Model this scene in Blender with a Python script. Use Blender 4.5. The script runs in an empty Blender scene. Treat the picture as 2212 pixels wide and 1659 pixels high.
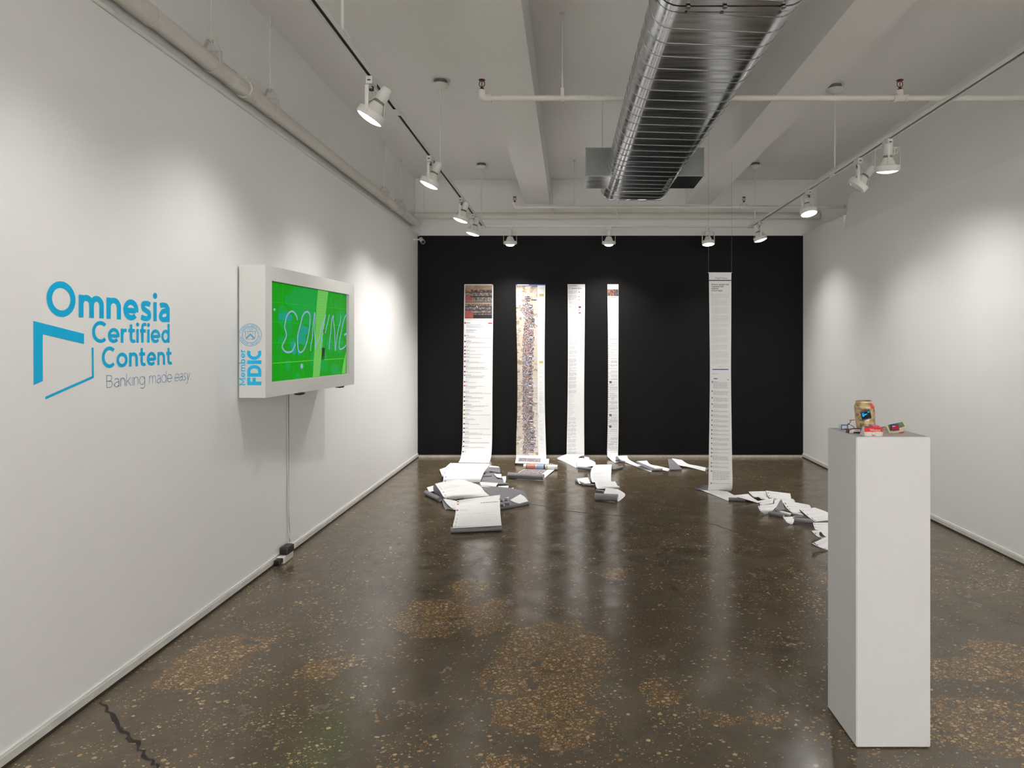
import bpy, bmesh, math, random
from mathutils import Vector, Matrix

random.seed(7)
SC = bpy.context.scene
COL = SC.collection

# ------------------------------------------------------------------ camera, light, exposure
CAMZ = 1.4
FPX, VX, VY = 1400.0, 1231.0, 742.0          # focal length and vanishing point of the room axis, in 2212x1659 pixels
cam_d = bpy.data.cameras.new('camera')
cam_d.sensor_width = 36.0
cam_d.lens = 36.0 * FPX / 2212.0
cam_d.shift_x = -(VX - 1106.0) / 2212.0
cam_d.shift_y = (VY - 829.5) / 2212.0
cam_d.clip_start = 0.05
cam = bpy.data.objects.new('camera', cam_d)
COL.objects.link(cam)
cam.location = (0, 0, CAMZ)
cam.rotation_euler = (math.pi / 2, 0, 0)
SC.camera = cam

wd = bpy.data.worlds.new('world'); SC.world = wd
wd.use_nodes = True
wd.node_tree.nodes['Background'].inputs[0].default_value = (0.9, 0.95, 1.0, 1)
wd.node_tree.nodes['Background'].inputs[1].default_value = 0.05

EXPO = 0.0
vs = SC.view_settings
vs.view_transform = 'Standard'; vs.look = 'None'; vs.gamma = 1.0; vs.exposure = EXPO; vs.use_curve_mapping = False

LAMP_W = 62.0           # power of one track spotlight bulb
LAMP_COL = (1.0, 0.972, 0.935)
LENS_EMIT = 14.0

# ------------------------------------------------------------------ room numbers (metres)
XL, XR = -1.872, 2.868
YB = 7.97
ZC = 3.43
YF = -4.0
XLU, XRU = -1.905, 3.05
RAILZ = 2.735
RXL, RXR, RYB = -1.0, 2.085, 7.45

def P(px, py, Y):
    return Vector(((px - VX) * Y / FPX, Y, CAMZ - (py - VY) * Y / FPX))
def F(px, py, h=0.0):
    return P(px, py, FPX * (CAMZ - h) / (py - VY))
def WL(px, py, off=0.0):
    return P(px, py, FPX * (XL + off) / (px - VX))

# ------------------------------------------------------------------ materials
MATS = {}
def srgb(r, g, b):
    def f(c):
        c /= 255.0
        return c / 12.92 if c <= 0.04045 else ((c + 0.055) / 1.055) ** 2.4
    return (f(r), f(g), f(b), 1.0)

def base_mat(name):
    m = bpy.data.materials.new(name); m.use_nodes = True
    nt = m.node_tree
    b = nt.nodes['Principled BSDF']
    MATS[name] = m
    return m, nt, b

def N(nt, typ, **kw):
    n = nt.nodes.new(typ)
    for k, v in kw.items():
        if k.startswith('i_'):
            key = k[2:]
            key = int(key) if key.isdigit() else key.replace('_', ' ')
            n.inputs[key].default_value = v
        else:
            setattr(n, k, v)
    return n

def simple(name, col, rough=0.5, metal=0.0, bump=0.0, bscale=200.0, var=0.0, vscale=6.0, spec=0.5):
    m, nt, b = base_mat(name)
    b.inputs['Base Color'].default_value = col
    b.inputs['Roughness'].default_value = rough
    b.inputs['Metallic'].default_value = metal
    b.inputs['Specular IOR Level'].default_value = spec
    tc = N(nt, 'ShaderNodeNewGeometry')
    if var > 0:
        n = N(nt, 'ShaderNodeTexNoise', i_Scale=vscale, i_Detail=4.0)
        nt.links.new(tc.outputs['Position'], n.inputs['Vector'])
        mx = N(nt, 'ShaderNodeMix', data_type='RGBA')
        mx.inputs[6].default_value = tuple(c * (1 - var) for c in col[:3]) + (1,)
        mx.inputs[7].default_value = tuple(min(1, c * (1 + var)) for c in col[:3]) + (1,)
        nt.links.new(n.outputs['Fac'], mx.inputs[0])
        nt.links.new(mx.outputs[2], b.inputs['Base Color'])
    if bump > 0:
        n2 = N(nt, 'ShaderNodeTexNoise', i_Scale=bscale, i_Detail=3.0)
        nt.links.new(tc.outputs['Position'], n2.inputs['Vector'])
        bp = N(nt, 'ShaderNodeBump', i_Strength=bump, i_Distance=0.002)
        nt.links.new(n2.outputs['Fac'], bp.inputs['Height'])
        nt.links.new(bp.outputs['Normal'], b.inputs['Normal'])
    return m

def emit(name, col, strength):
    m, nt, b = base_mat(name)
    b.inputs['Base Color'].default_value = (0.01, 0.01, 0.01, 1)
    b.inputs['Roughness'].default_value = 0.3
    b.inputs['Emission Color'].default_value = col; b.inputs['Specular IOR Level'].default_value = 0.12
    b.inputs['Emission Strength'].default_value = strength
    return m

simple('wall_paint', (0.90, 0.90, 0.895, 1), 0.62, bump=0.10, bscale=160, var=0.012, vscale=3)
simple('ceiling_paint', (0.89, 0.885, 0.87, 1), 0.7, bump=0.05, bscale=60, var=0.03, vscale=1.5)
simple('black_paint', (0.0046, 0.0046, 0.0049, 1), 0.62, bump=0.05, bscale=120, var=0.15, vscale=4, spec=0.16)
simple('pedestal_paint', (0.75, 0.75, 0.755, 1), 0.6, bump=0.12, bscale=260, var=0.012)
simple('white_enamel', (0.78, 0.78, 0.75, 1), 0.4)
simple('pipe_paint', (0.72, 0.70, 0.645, 1), 0.45, bump=0.05, bscale=60, var=0.03, vscale=8)
simple('dull_paint', (0.72, 0.72, 0.70, 1), 0.6)
simple('baseboard_paint', (0.66, 0.65, 0.62, 1), 0.55, var=0.25, vscale=14, bump=0.1)
simple('concrete_edge', (0.55, 0.50, 0.43, 1), 0.7, var=0.3, vscale=18)
simple('slot_dark', (0.035, 0.028, 0.02, 1), 0.5)
simple('galv_grey', (0.20, 0.215, 0.205, 1), 0.5, metal=0.5, var=0.15, vscale=60)
simple('dark_grey_band', (0.16, 0.165, 0.165, 1), 0.6, var=0.25, vscale=90)
simple('heat_sink', (0.22, 0.22, 0.22, 1), 0.45)
simple('bulb_glass', (0.80, 0.79, 0.72, 1), 0.25)
simple('cord_white', (0.72, 0.68, 0.6, 1), 0.5)
simple('brass_dark', (0.07, 0.04, 0.028, 1), 0.4, metal=0.6)
simple('red_glass', (0.25, 0.03, 0.02, 1), 0.2)
simple('black_plastic', (0.012, 0.012, 0.013, 1), 0.35)
simple('dark_metal', (0.05, 0.05, 0.05, 1), 0.4, metal=0.7)
simple('paper_white', (0.90, 0.90, 0.905, 1), 0.5)
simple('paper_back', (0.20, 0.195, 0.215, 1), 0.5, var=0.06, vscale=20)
simple('ink_grey', (0.50, 0.50, 0.51, 1), 0.6)
simple('ink_light', (0.70, 0.70, 0.725, 1), 0.6)
simple('ink_dark', (0.05, 0.05, 0.06, 1), 0.6)
simple('ink_blue', srgb(40, 80, 175), 0.6)
simple('ink_red', srgb(215, 75, 60), 0.6)
simple('ink_orange', srgb(190, 105, 60), 0.6)
simple('ink_green', srgb(110, 150, 70), 0.6)
simple('ink_purple', srgb(120, 80, 170), 0.6)
simple('ink_brown', srgb(90, 60, 50), 0.6)
simple('ink_sky', srgb(80, 140, 210), 0.6)
simple('ink_navy', srgb(45, 45, 75), 0.6)
simple('ink_yellow', srgb(215, 200, 110), 0.6)
simple('ink_pale', (0.72, 0.72, 0.73, 1), 0.6)
simple('vinyl_blue', srgb(0, 182, 235), 0.35, bump=0.12, bscale=180)
simple('vinyl_seal', srgb(105, 172, 208), 0.4)
simple('vinyl_thin', srgb(70, 135, 180), 0.4)
simple('wire', (0.25, 0.25, 0.26, 1), 0.35, metal=0.8)
simple('gold_alu', (0.62, 0.50, 0.29, 1), 0.3, metal=0.8)
simple('can_red', srgb(205, 80, 55), 0.3, metal=0.25)
simple('pcb_blue', srgb(20, 45, 110), 0.4)
simple('batt_blue', srgb(0, 95, 170), 0.4)
simple('batt_white', (0.75, 0.74, 0.72, 1), 0.4)
simple('pack_red', srgb(215, 45, 45), 0.35)
simple('pack_pink', srgb(225, 120, 150), 0.35)
simple('pack_white', srgb(228, 222, 212), 0.35, bump=0.25, bscale=120)
simple('wire_red', srgb(120, 20, 25), 0.4)
simple('bill_cream', srgb(205, 192, 155), 0.6, var=0.08, vscale=90)
simple('bill_green', srgb(85, 108, 88), 0.6, var=0.45, vscale=300)
simple('vinyl_red', srgb(190, 20, 30), 0.4)
simple('crack_dark', (0.018, 0.015, 0.012, 1), 0.6)
simple('seam_grey', (0.26, 0.27, 0.28, 1), 0.35, metal=1.0)
simple('plastic_white', (0.75, 0.74, 0.71, 1), 0.4)
emit('lens_on', (1.0, 0.97, 0.92, 1), LENS_EMIT)
simple('lens_off', (0.75, 0.75, 0.74, 1), 0.15)
emit('scr_green', srgb(0, 168, 0), 0.76)
emit('scr_teal', srgb(0, 172, 62), 0.76)
emit('scr_cyan', srgb(15, 165, 140), 0.76)
emit('scr_beam', srgb(118, 208, 92), 0.76)
emit('scr_grid', srgb(0, 196, 30), 0.76)
emit('scr_gridlight', srgb(120, 215, 60), 0.76)
emit('scr_line', srgb(160, 182, 226), 0.76)
emit('scr_olive', srgb(90, 130, 40), 0.76)
emit('scr_dark', srgb(12, 40, 12), 1.0)
emit('oled_cyan', srgb(0, 190, 255), 1.3)
emit('oled_red', srgb(165, 0, 8), 1.0)
emit('oled_blue', srgb(170, 200, 255), 1.0)
emit('oled_black', srgb(4, 4, 6), 0.3)

# galvanised duct metal: brushed round the duct
def metal_duct():
    m, nt, b = base_mat('duct_metal')
    b.inputs['Base Color'].default_value = (0.50, 0.515, 0.53, 1)
    b.inputs['Metallic'].default_value = 1.0
    g = N(nt, 'ShaderNodeNewGeometry')
    mp = N(nt, 'ShaderNodeMapping'); mp.inputs['Scale'].default_value = (0.8, 16, 0.8)
    nt.links.new(g.outputs['Position'], mp.inputs['Vector'])
    n = N(nt, 'ShaderNodeTexNoise', i_Scale=3.0, i_Detail=2.0)
    nt.links.new(mp.outputs[0], n.inputs['Vector'])
    r = N(nt, 'ShaderNodeMapRange'); r.inputs[1].default_value = 0.3; r.inputs[2].default_value = 0.7
    r.inputs[3].default_value = 0.15; r.inputs[4].default_value = 0.27
    nt.links.new(n.outputs['Fac'], r.inputs[0]); nt.links.new(r.outputs[0], b.inputs['Roughness'])
    bp = N(nt, 'ShaderNodeBump', i_Strength=0.015, i_Distance=0.001)
    nt.links.new(n.outputs['Fac'], bp.inputs['Height']); nt.links.new(bp.outputs['Normal'], b.inputs['Normal'])
    cr = N(nt, 'ShaderNodeMix', data_type='RGBA')
    cr.inputs[6].default_value = (0.56, 0.58, 0.60, 1); cr.inputs[7].default_value = (0.74, 0.75, 0.76, 1)
    nt.links.new(n.outputs['Fac'], cr.inputs[0]); nt.links.new(cr.outputs[2], b.inputs['Base Color'])
metal_duct()

# polished concrete with exposed river pebbles
def floor_mat():
    m, nt, b = base_mat('floor_concrete')
    L = nt.links.new
    g = N(nt, 'ShaderNodeNewGeometry')
    pos = g.outputs['Position']
    def noise(scale, detail=4.0, rough=0.55, vec=pos, dist=0.0):
        n = N(nt, 'ShaderNodeTexNoise', i_Scale=scale, i_Detail=detail, i_Roughness=rough, i_Distortion=dist)
        L(vec, n.inputs['Vector']); return n
    def mrange(val, a, c, lo=0.0, hi=1.0, smooth=True):
        r = N(nt, 'ShaderNodeMapRange'); r.interpolation_type = 'SMOOTHSTEP' if smooth else 'LINEAR'
        r.inputs[1].default_value = a; r.inputs[2].default_value = c; r.inputs[3].default_value = lo; r.inputs[4].default_value = hi
        L(val, r.inputs[0]); return r.outputs[0]
    def mix(f, a, c):
        x = N(nt, 'ShaderNodeMix', data_type='RGBA')
        if isinstance(f, float): x.inputs[0].default_value = f
        else: L(f, x.inputs[0])
        for idx, v in ((6, a), (7, c)):
            if isinstance(v, tuple): x.inputs[idx].default_value = v
            else: L(v, x.inputs[idx])
        return x.outputs[2]
    def math_(op, a, c=None, clamp=False):
        x = N(nt, 'ShaderNodeMath', operation=op, use_clamp=clamp)
        for i, v in enumerate((a, c)):
            if v is None: continue
            if isinstance(v, (int, float)): x.inputs[i].default_value = v
            else: L(v, x.inputs[i])
        return x.outputs[0]
    big = noise(0.9, 5.0, 0.6)
    mid = noise(4.5, 6.0, 0.65, dist=0.6)
    fine = noise(40.0, 4.0, 0.6)
    c1 = mix(mrange(mid.outputs['Fac'], 0.34, 0.68), srgb(82, 73, 59), srgb(102, 91, 73))
    c2 = mix(mrange(big.outputs['Fac'], 0.42, 0.62, 0.0, 0.7), c1, srgb(89, 77, 59))
    warm = noise(2.1, 5.0, 0.62, dist=1.0)
    c3 = mix(mrange(warm.outputs['Fac'], 0.60, 0.74, 0.0, 0.30), c2, srgb(104, 78, 50))
    darkn = noise(1.6, 6.0, 0.7, dist=0.8)
    c4 = mix(mrange(darkn.outputs['Fac'], 0.54, 0.74, 0.0, 0.40), c3, srgb(61, 54, 46))
    c5 = mix(mrange(fine.outputs['Fac'], 0.3, 0.75, 0.0, 0.35), c4, srgb(106, 94, 75))
    # wandering distortion for the patch outlines
    nv = N(nt, 'ShaderNodeTexNoise', i_Scale=5.0, i_Detail=6.0, i_Roughness=0.68); L(pos, nv.inputs['Vector'])
    vsub = N(nt, 'ShaderNodeVectorMath', operation='SUBTRACT'); L(nv.outputs['Color'], vsub.inputs[0]); vsub.inputs[1].default_value = (0.5, 0.5, 0.5)
    vsc = N(nt, 'ShaderNodeVectorMath', operation='SCALE'); L(vsub.outputs[0], vsc.inputs[0]); vsc.inputs['Scale'].default_value = 0.34
    vad = N(nt, 'ShaderNodeVectorMath', operation='ADD'); L(pos, vad.inputs[0]); L(vsc.outputs[0], vad.inputs[1])
    blobs = [(1195, 1420, .27, .20), (1185, 1490, .20, .17), (1210, 1560, .11, .10), (1090, 1465, .12, .06), (950, 1330, .20, .12), (890, 1335, .13, .07),
             (1010, 1275, .10, .09), (440, 1440, .17, .10), (500, 1400, .18, .08), (2110, 1560, .26, .10), (2040, 1440, .20, .06), (2190, 1430, .2, .12),
             (1560, 1555, .06, .03), (1090, 1640, .07, .035), (1420, 1500, .07, .035), (1060, 1330, .10, .12), (700, 1440, .10, .06),
             (1650, 1552, .06, .03), (1330, 1240, .10, .06)]
    total = None
    for (px, py, rx, ry) in blobs:
        c = F(px, py)
        s = N(nt, 'ShaderNodeVectorMath', operation='SUBTRACT'); L(vad.outputs[0], s.inputs[0]); s.inputs[1].default_value = (c.x, c.y, 0)
        mm = N(nt, 'ShaderNodeVectorMath', operation='MULTIPLY'); L(s.outputs[0], mm.inputs[0]); mm.inputs[1].default_value = (1 / rx, 1 / (ry * 1.9), 0)
        ln = N(nt, 'ShaderNodeVectorMath', operation='LENGTH'); L(mm.outputs[0], ln.inputs[0])
        v = mrange(ln.outputs['Value'], 0.92, 1.10, 1.0, 0.0)
        total = v if total is None else math_('MAXIMUM', total, v)
    isl = noise(11.0, 3.0, 0.6)
    total = math_('MULTIPLY', total, mrange(isl.outputs['Fac'], 0.36, 0.42))
    scat = noise(1.15, 3.0, 0.55)
    scat2 = noise(6.0, 3.0, 0.55)
    loose = math_('MULTIPLY', mrange(scat.outputs['Fac'], 0.34, 0.64, 0.12, 0.50), mrange(scat2.outputs['Fac'], 0.36, 0.62, 0.12, 1.0))
    dens = math_('MAXIMUM', math_('MULTIPLY', total, 0.92), loose)
    sxyz = N(nt, 'ShaderNodeSeparateXYZ'); L(vad.outputs[0], sxyz.inputs[0]); worn = mrange(sxyz.outputs[1], 3.7, 5.0, 1.0, 0.22)
    grit = noise(150.0, 3.0, 0.6)
    sand = mix(mrange(grit.outputs['Fac'], 0.35, 0.7), srgb(92, 72, 46), srgb(142, 112, 72))
    c6 = mix(math_('MULTIPLY', total, 0.75), c5, sand)
    col = c6
    hgt = None
    for (sc, thr, keep, rnd, sx) in ((36.0, 0.40, 0.62, 1.0, 1.0), (64.0, 0.38, 0.70, 1.0, 0.8), (120.0, 0.38, 0.60, 1.0, 1.0)):
        mp = N(nt, 'ShaderNodeMapping'); mp.inputs['Scale'].default_value = (sx, 1.15, 0.0); mp.inputs['Location'].default_value = (sc * .37, sc * .11, 0)
        mp.inputs['Rotation'].default_value = (0, 0, sc * 0.21)
        L(pos, mp.inputs['Vector'])
        wob = N(nt, 'ShaderNodeTexNoise', i_Scale=sc * 1.4, i_Detail=2.0); L(mp.outputs[0], wob.inputs['Vector'])
        ws = N(nt, 'ShaderNodeVectorMath', operation='SCALE'); L(wob.outputs['Color'], ws.inputs[0]); ws.inputs['Scale'].default_value = 0.35 / sc
        wa = N(nt, 'ShaderNodeVectorMath', operation='ADD'); L(mp.outputs[0], wa.inputs[0]); L(ws.outputs[0], wa.inputs[1])
        vo = N(nt, 'ShaderNodeTexVoronoi', voronoi_dimensions='2D', feature='F1'); vo.inputs['Scale'].default_value = sc; vo.inputs['Randomness'].default_value = rnd
        L(wa.outputs[0], vo.inputs['Vector'])
        sep = N(nt, 'ShaderNodeSeparateColor'); L(vo.outputs['Color'], sep.inputs[0])
        # pebble size differs from cell to cell
        rad = math_('MULTIPLY', mrange(sep.outputs[1], 0.0, 1.0, 0.32, 1.0, False), thr)
        inside = math_('SUBTRACT', rad, vo.outputs['Distance'])
        ins = mrange(inside, 0.0, 0.03)
        dn = math_('MULTIPLY', dens, keep) if sc > 100 else math_('MULTIPLY', math_('MULTIPLY', dens, keep), worn)
        exist = mrange(math_('SUBTRACT', dn, sep.outputs[0]), 0.0, 0.03)
        f = math_('MULTIPLY', ins, exist)
        pc = mix(sep.outputs[2], srgb(150, 120, 80), srgb(204, 180, 138))
        pc = mix(mrange(sep.outputs[1], 0.80, 0.86), pc, srgb(78, 74, 70))
        pc = mix(mrange(sep.outputs[2], 0.92, 0.95), pc, srgb(168, 122, 78))
        col = mix(f, col, pc)
        hgt = f if hgt is None else math_('MAXIMUM', hgt, f)
    # pale worn scuffs
    scuff = noise(9.0, 6.0, 0.75, dist=1.5)
    col = mix(mrange(scuff.outputs['Fac'], 0.72, 0.80, 0.0, 0.22), col, srgb(150, 130, 100))
    L(col, b.inputs['Base Color'])
    rn = noise(7.0, 5.0, 0.6)
    L(mrange(rn.outputs['Fac'], 0.3, 0.7, 0.14, 0.28), b.inputs['Roughness'])
    b.inputs['Specular IOR Level'].default_value = 0.55
    bh = math_('ADD', math_('MULTIPLY', mid.outputs['Fac'], 0.9), math_('MULTIPLY', fine.outputs['Fac'], 0.25))
    bp = N(nt, 'ShaderNodeBump', i_Strength=0.10, i_Distance=0.01); L(bh, bp.inputs['Height'])
    L(bp.outputs['Normal'], b.inputs['Normal'])
floor_mat()

# printed photographs (flat print): crowds of people
def crowd_mat(name, palette, scale, stretch, bg1, bg2, stripe=0.0):
    m, nt, b = base_mat(name); L = nt.links.new
    uv = N(nt, 'ShaderNodeUVMap')
    mp = N(nt, 'ShaderNodeMapping'); mp.inputs['Scale'].default_value = (stretch, 1, 1); L(uv.outputs[0], mp.inputs['Vector'])
    vo = N(nt, 'ShaderNodeTexVoronoi', voronoi_dimensions='2D'); vo.inputs['Scale'].default_value = scale; L(mp.outputs[0], vo.inputs['Vector'])
    sep = N(nt, 'ShaderNodeSeparateColor'); L(vo.outputs['Color'], sep.inputs[0])
    cr = N(nt, 'ShaderNodeValToRGB'); cr.color_ramp.interpolation = 'CONSTANT'
    els = cr.color_ramp.elements
    for i, c in enumerate(palette):
        e = els[i] if i < 2 else els.new(0.5)
        e.position = i / len(palette); e.color = c
    L(sep.outputs[0], cr.inputs[0])
    n = N(nt, 'ShaderNodeTexNoise', i_Scale=9.0, i_Detail=4.0); L(uv.outputs[0], n.inputs['Vector'])
    mx = N(nt, 'ShaderNodeMix', data_type='RGBA'); mx.inputs[6].default_value = bg1; mx.inputs[7].default_value = bg2; L(n.outputs['Fac'], mx.inputs[0])
    n2 = N(nt, 'ShaderNodeTexNoise', i_Scale=14.0, i_Detail=3.0); L(uv.outputs[0], n2.inputs['Vector'])
    r = N(nt, 'ShaderNodeMapRange'); r.inputs[1].default_value = 0.42 - stripe; r.inputs[2].default_value = 0.5 - stripe; L(n2.outputs['Fac'], r.inputs[0])
    m2 = N(nt, 'ShaderNodeMix', data_type='RGBA'); L(r.outputs[0], m2.inputs[0]); L(mx.outputs[2], m2.inputs[6]); L(cr.outputs[0], m2.inputs[7])
    L(m2.outputs[2], b.inputs['Base Color']); b.inputs['Roughness'].default_value = 0.5
crowd_mat('print_march', [srgb(84, 70, 62), srgb(170, 196, 226), srgb(206, 150, 130), srgb(78, 82, 112), srgb(136, 112, 96), srgb(200, 186, 170), srgb(104, 104, 94), srgb(182, 206, 232), srgb(212, 204, 196)], 120.0, 1.5, srgb(190, 178, 165), srgb(215, 208, 200), 0.14)
crowd_mat('print_sand', [srgb(176, 158, 136), srgb(206, 196, 184), srgb(150, 134, 112), srgb(222, 218, 214)], 20.0, 0.35, srgb(212, 204, 192), srgb(196, 184, 168), -0.08)
crowd_mat('print_trees', [srgb(110, 100, 82), srgb(150, 138, 116), srgb(200, 190, 172), srgb(168, 152, 128)], 60.0, 0.5, srgb(212, 200, 182), srgb(190, 176, 154), 0.02)
crowd_mat('print_crowd', [srgb(92, 84, 80), srgb(126, 118, 116), srgb(70, 66, 66), srgb(146, 134, 128), srgb(108, 92, 84)], 95.0, 1.0, srgb(90, 84, 82), srgb(120, 112, 108), 0.3)
crowd_mat('print_dusk', [srgb(150, 118, 98), srgb(172, 140, 112), srgb(120, 104, 96)], 25.0, 0.3, srgb(168, 138, 112), srgb(132, 116, 104), -0.1)
crowd_mat('print_night', [srgb(40, 40, 48), srgb(190, 110, 80), srgb(70, 62, 66), srgb(120, 84, 72), srgb(30, 30, 36)], 60.0, 1.0, srgb(44, 42, 48), srgb(80, 66, 62), 0.2)
simple('print_peach', srgb(196, 132, 114), 0.5, var=0.1, vscale=40)
simple('print_paleblue', srgb(150, 172, 205), 0.5, var=0.1, vscale=40)
simple('print_redwash', srgb(150, 70, 62), 0.5, var=0.25, vscale=60)
simple('print_black', srgb(36, 32, 32), 0.5, var=0.3, vscale=60)

# can print: tan foil with olive swirls
def can_mat():
    m, nt, b = base_mat('can_foil'); L = nt.links.new
    g = N(nt, 'ShaderNodeNewGeometry')
    n = N(nt, 'ShaderNodeTexNoise', i_Scale=26.0, i_Detail=2.0, i_Distortion=1.5); L(g.outputs['Position'], n.inputs['Vector'])
    cr = N(nt, 'ShaderNodeValToRGB'); e = cr.color_ramp.elements
    e[0].position = 0.30; e[0].color = srgb(128, 106, 70); e[1].position = 0.66; e[1].color = srgb(206, 184, 142)
    x = e.new(0.5); x.color = srgb(186, 162, 120)
    L(n.outputs['Fac'], cr.inputs[0]); L(cr.outputs[0], b.inputs['Base Color'])
    b.inputs['Metallic'].default_value = 0.35; b.inputs['Roughness'].default_value = 0.33
can_mat()

# ------------------------------------------------------------------ mesh helpers
class MB:
    def __init__(s): s.v = []; s.f = []; s.m = []; s.uv = {}; s.smooth = []
    def add(s, vs_, fs, mat=0, smooth=False, uvs=None):
        o = len(s.v); s.v += [Vector(v) for v in vs_]
        for i, f in enumerate(fs):
            if uvs: s.uv[len(s.f)] = [uvs[k] for k in f]
            s.f.append([k + o for k in f]); s.m.append(mat); s.smooth.append(smooth)
    def box(s, a, b, mat=0):
        x0, y0, z0 = a; x1, y1, z1 = b
        s.add([(x0, y0, z0), (x1, y0, z0), (x1, y1, z0), (x0, y1, z0), (x0, y0, z1), (x1, y0, z1), (x1, y1, z1), (x0, y1, z1)],
              [(0, 3, 2, 1), (4, 5, 6, 7), (0, 1, 5, 4), (1, 2, 6, 5), (2, 3, 7, 6), (3, 0, 4, 7)], mat)
    def obox(s, c, ax, ay, az, mat=0):       # centre and three half-axis vectors
        c = Vector(c); ax = Vector(ax); ay = Vector(ay); az = Vector(az)
        s.add([c - ax - ay - az, c + ax - ay - az, c + ax + ay - az, c - ax + ay - az, c - ax - ay + az, c + ax - ay + az, c + ax + ay + az, c - ax + ay + az],
              [(0, 3, 2, 1), (4, 5, 6, 7), (0, 1, 5, 4), (1, 2, 6, 5), (2, 3, 7, 6), (3, 0, 4, 7)], mat)
    def rbox(s, a, b, r=0.004, mat=0):       # box with chamfered edges
        bm = bmesh.new()
        bmesh.ops.create_cube(bm, size=1.0)
        a = Vector(a); b = Vector(b)
        for v in bm.verts:
            v.co = Vector(((v.co.x + .5) * (b.x - a.x) + a.x, (v.co.y + .5) * (b.y - a.y) + a.y, (v.co.z + .5) * (b.z - a.z) + a.z))
        bmesh.ops.bevel(bm, geom=list(bm.edges), offset=r, segments=2, affect='EDGES', profile=0.5)
        s.from_bm(bm, mat); bm.free()
    def from_bm(s, bm, mat=0, M=None, smooth=False):
        bm.verts.index_update()
        s.add([(M @ v.co if M else v.co.copy()) for v in bm.verts], [[v.index for v in f.verts] for f in bm.faces], mat, smooth)
    def tube(s, pts, r, n=10, mat=0, cap=True, closed=False, flat=None):
        pts = [Vector(p) for p in pts]; k = len(pts)
        rs = r if isinstance(r, (list, tuple)) else [r] * k
        rings = []; up = None
        for i, p in enumerate(pts):
            if closed: t = pts[(i + 1) % k] - pts[i - 1]
            else: t = pts[min(i + 1, k - 1)] - pts[max(i - 1, 0)]
            t.normalize()
            if up is None:
                up = Vector((0, 0, 1)) if abs(t.z) < 0.9 else Vector((1, 0, 0))
            a = up - t * up.dot(t)
            if a.length < 1e-5: a = Vector((1, 0, 0)) - t * t.x
            a.normalize(); up = a; b = t.cross(a)
            rings.append([p + (a * math.cos(q) + b * math.sin(q)) * rs[i] for q in [2 * math.pi * j / n for j in range(n)]])
        vv = [v for rg in rings for v in rg]; ff = []
        m_ = k if closed else k - 1
        for i in range(m_):
            for j in range(n):
                i2 = (i + 1) % k
                ff.append((i * n + j, i * n + (j + 1) % n, i2 * n + (j + 1) % n, i2 * n + j))
        s.add(vv, ff, mat, True)
        if cap and not closed:
            s.add(rings[0], [list(range(n))[::-1]], mat); s.add(rings[-1], [list(range(n))], mat)
    def lathe(s, prof, o, ax, n=20, mat=0, smooth=True):      # profile (radius, distance along axis)
        o = Vector(o); ax = Vector(ax).normalized()
        a = ax.cross(Vector((0, 0, 1)));
        if a.length < 1e-4: a = Vector((1, 0, 0))
        a.normalize(); b = ax.cross(a)
        vv = []; ff = []
        for (r, d) in prof:
            for j in range(n):
                q = 2 * math.pi * j / n
                vv.append(o + ax * d + (a * math.cos(q) + b * math.sin(q)) * r)
        for i in range(len(prof) - 1):
            for j in range(n):
                ff.append((i * n + j, i * n + (j + 1) % n, (i + 1) * n + (j + 1) % n, (i + 1) * n + j))
        s.add(vv, ff, mat, smooth)
    def poly(s, pts, mat=0): s.add(pts, [list(range(len(pts)))], mat)
    def prism(s, poly2, z0, z1, mat=0):      # polygon in XY, extruded in Z
        n = len(poly2)
        s.add([(x, y, z0) for x, y in poly2] + [(x, y, z1) for x, y in poly2],
              [list(range(n))[::-1], list(range(n, 2 * n))] + [(i, (i + 1) % n, n + (i + 1) % n, n + i) for i in range(n)], mat)
    def strap(s, pts, wdir, w, th, mat=0):   # flat bar of width w along wdir following pts
        pts = [Vector(p) for p in pts]; wd_ = Vector(wdir).normalized() * w / 2; k = len(pts)
        vv = []
        for i, p in enumerate(pts):
            t = (pts[min(i + 1, k - 1)] - pts[max(i - 1, 0)]).normalized()
            nn = t.cross(wd_).normalized() * th / 2
            vv += [p - wd_ - nn, p + wd_ - nn, p + wd_ + nn, p - wd_ + nn]
        ff = [(0, 1, 2, 3), tuple((k - 1) * 4 + q for q in (3, 2, 1, 0))]
        for i in range(k - 1):
            for q in range(4):
                ff.append((i * 4 + q, i * 4 + (q + 1) % 4, (i + 1) * 4 + (q + 1) % 4, (i + 1) * 4 + q))
        s.add(vv, ff, mat)
    def build(s, name, mats, parent=None, org=None, recalc=True):
        if isinstance(mats, str): mats = [mats]
        if parent is not None:
            root = parent
            while root.parent is not None: root = root.parent
            off = root.location.copy()
        else:
            off = Vector(org) if org is not None else Vector((0, 0, 0))
        me = bpy.data.meshes.new(name)
        me.from_pydata([v - off for v in s.v], [], s.f)
        for mm in mats: me.materials.append(MATS[mm])
        for i, p in enumerate(me.polygons):
            p.material_index = min(s.m[i], len(mats) - 1); p.use_smooth = s.smooth[i]
        if s.uv:
            ul = me.uv_layers.new(name='UVMap')
            for i, p in enumerate(me.polygons):
                if i in s.uv:
                    for li, c in zip(p.loop_indices, s.uv[i]): ul.data[li].uv = c
        if recalc:
            bm = bmesh.new(); bm.from_mesh(me); bmesh.ops.recalc_face_normals(bm, faces=bm.faces); bm.to_mesh(me); bm.free()
        me.validate()
        o = bpy.data.objects.new(name, me); COL.objects.link(o)
        if parent is not None: o.parent = parent
        else: o.location = off
        if name == 'printed_text': o['kind'] = 'stuff'
        return o

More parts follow.
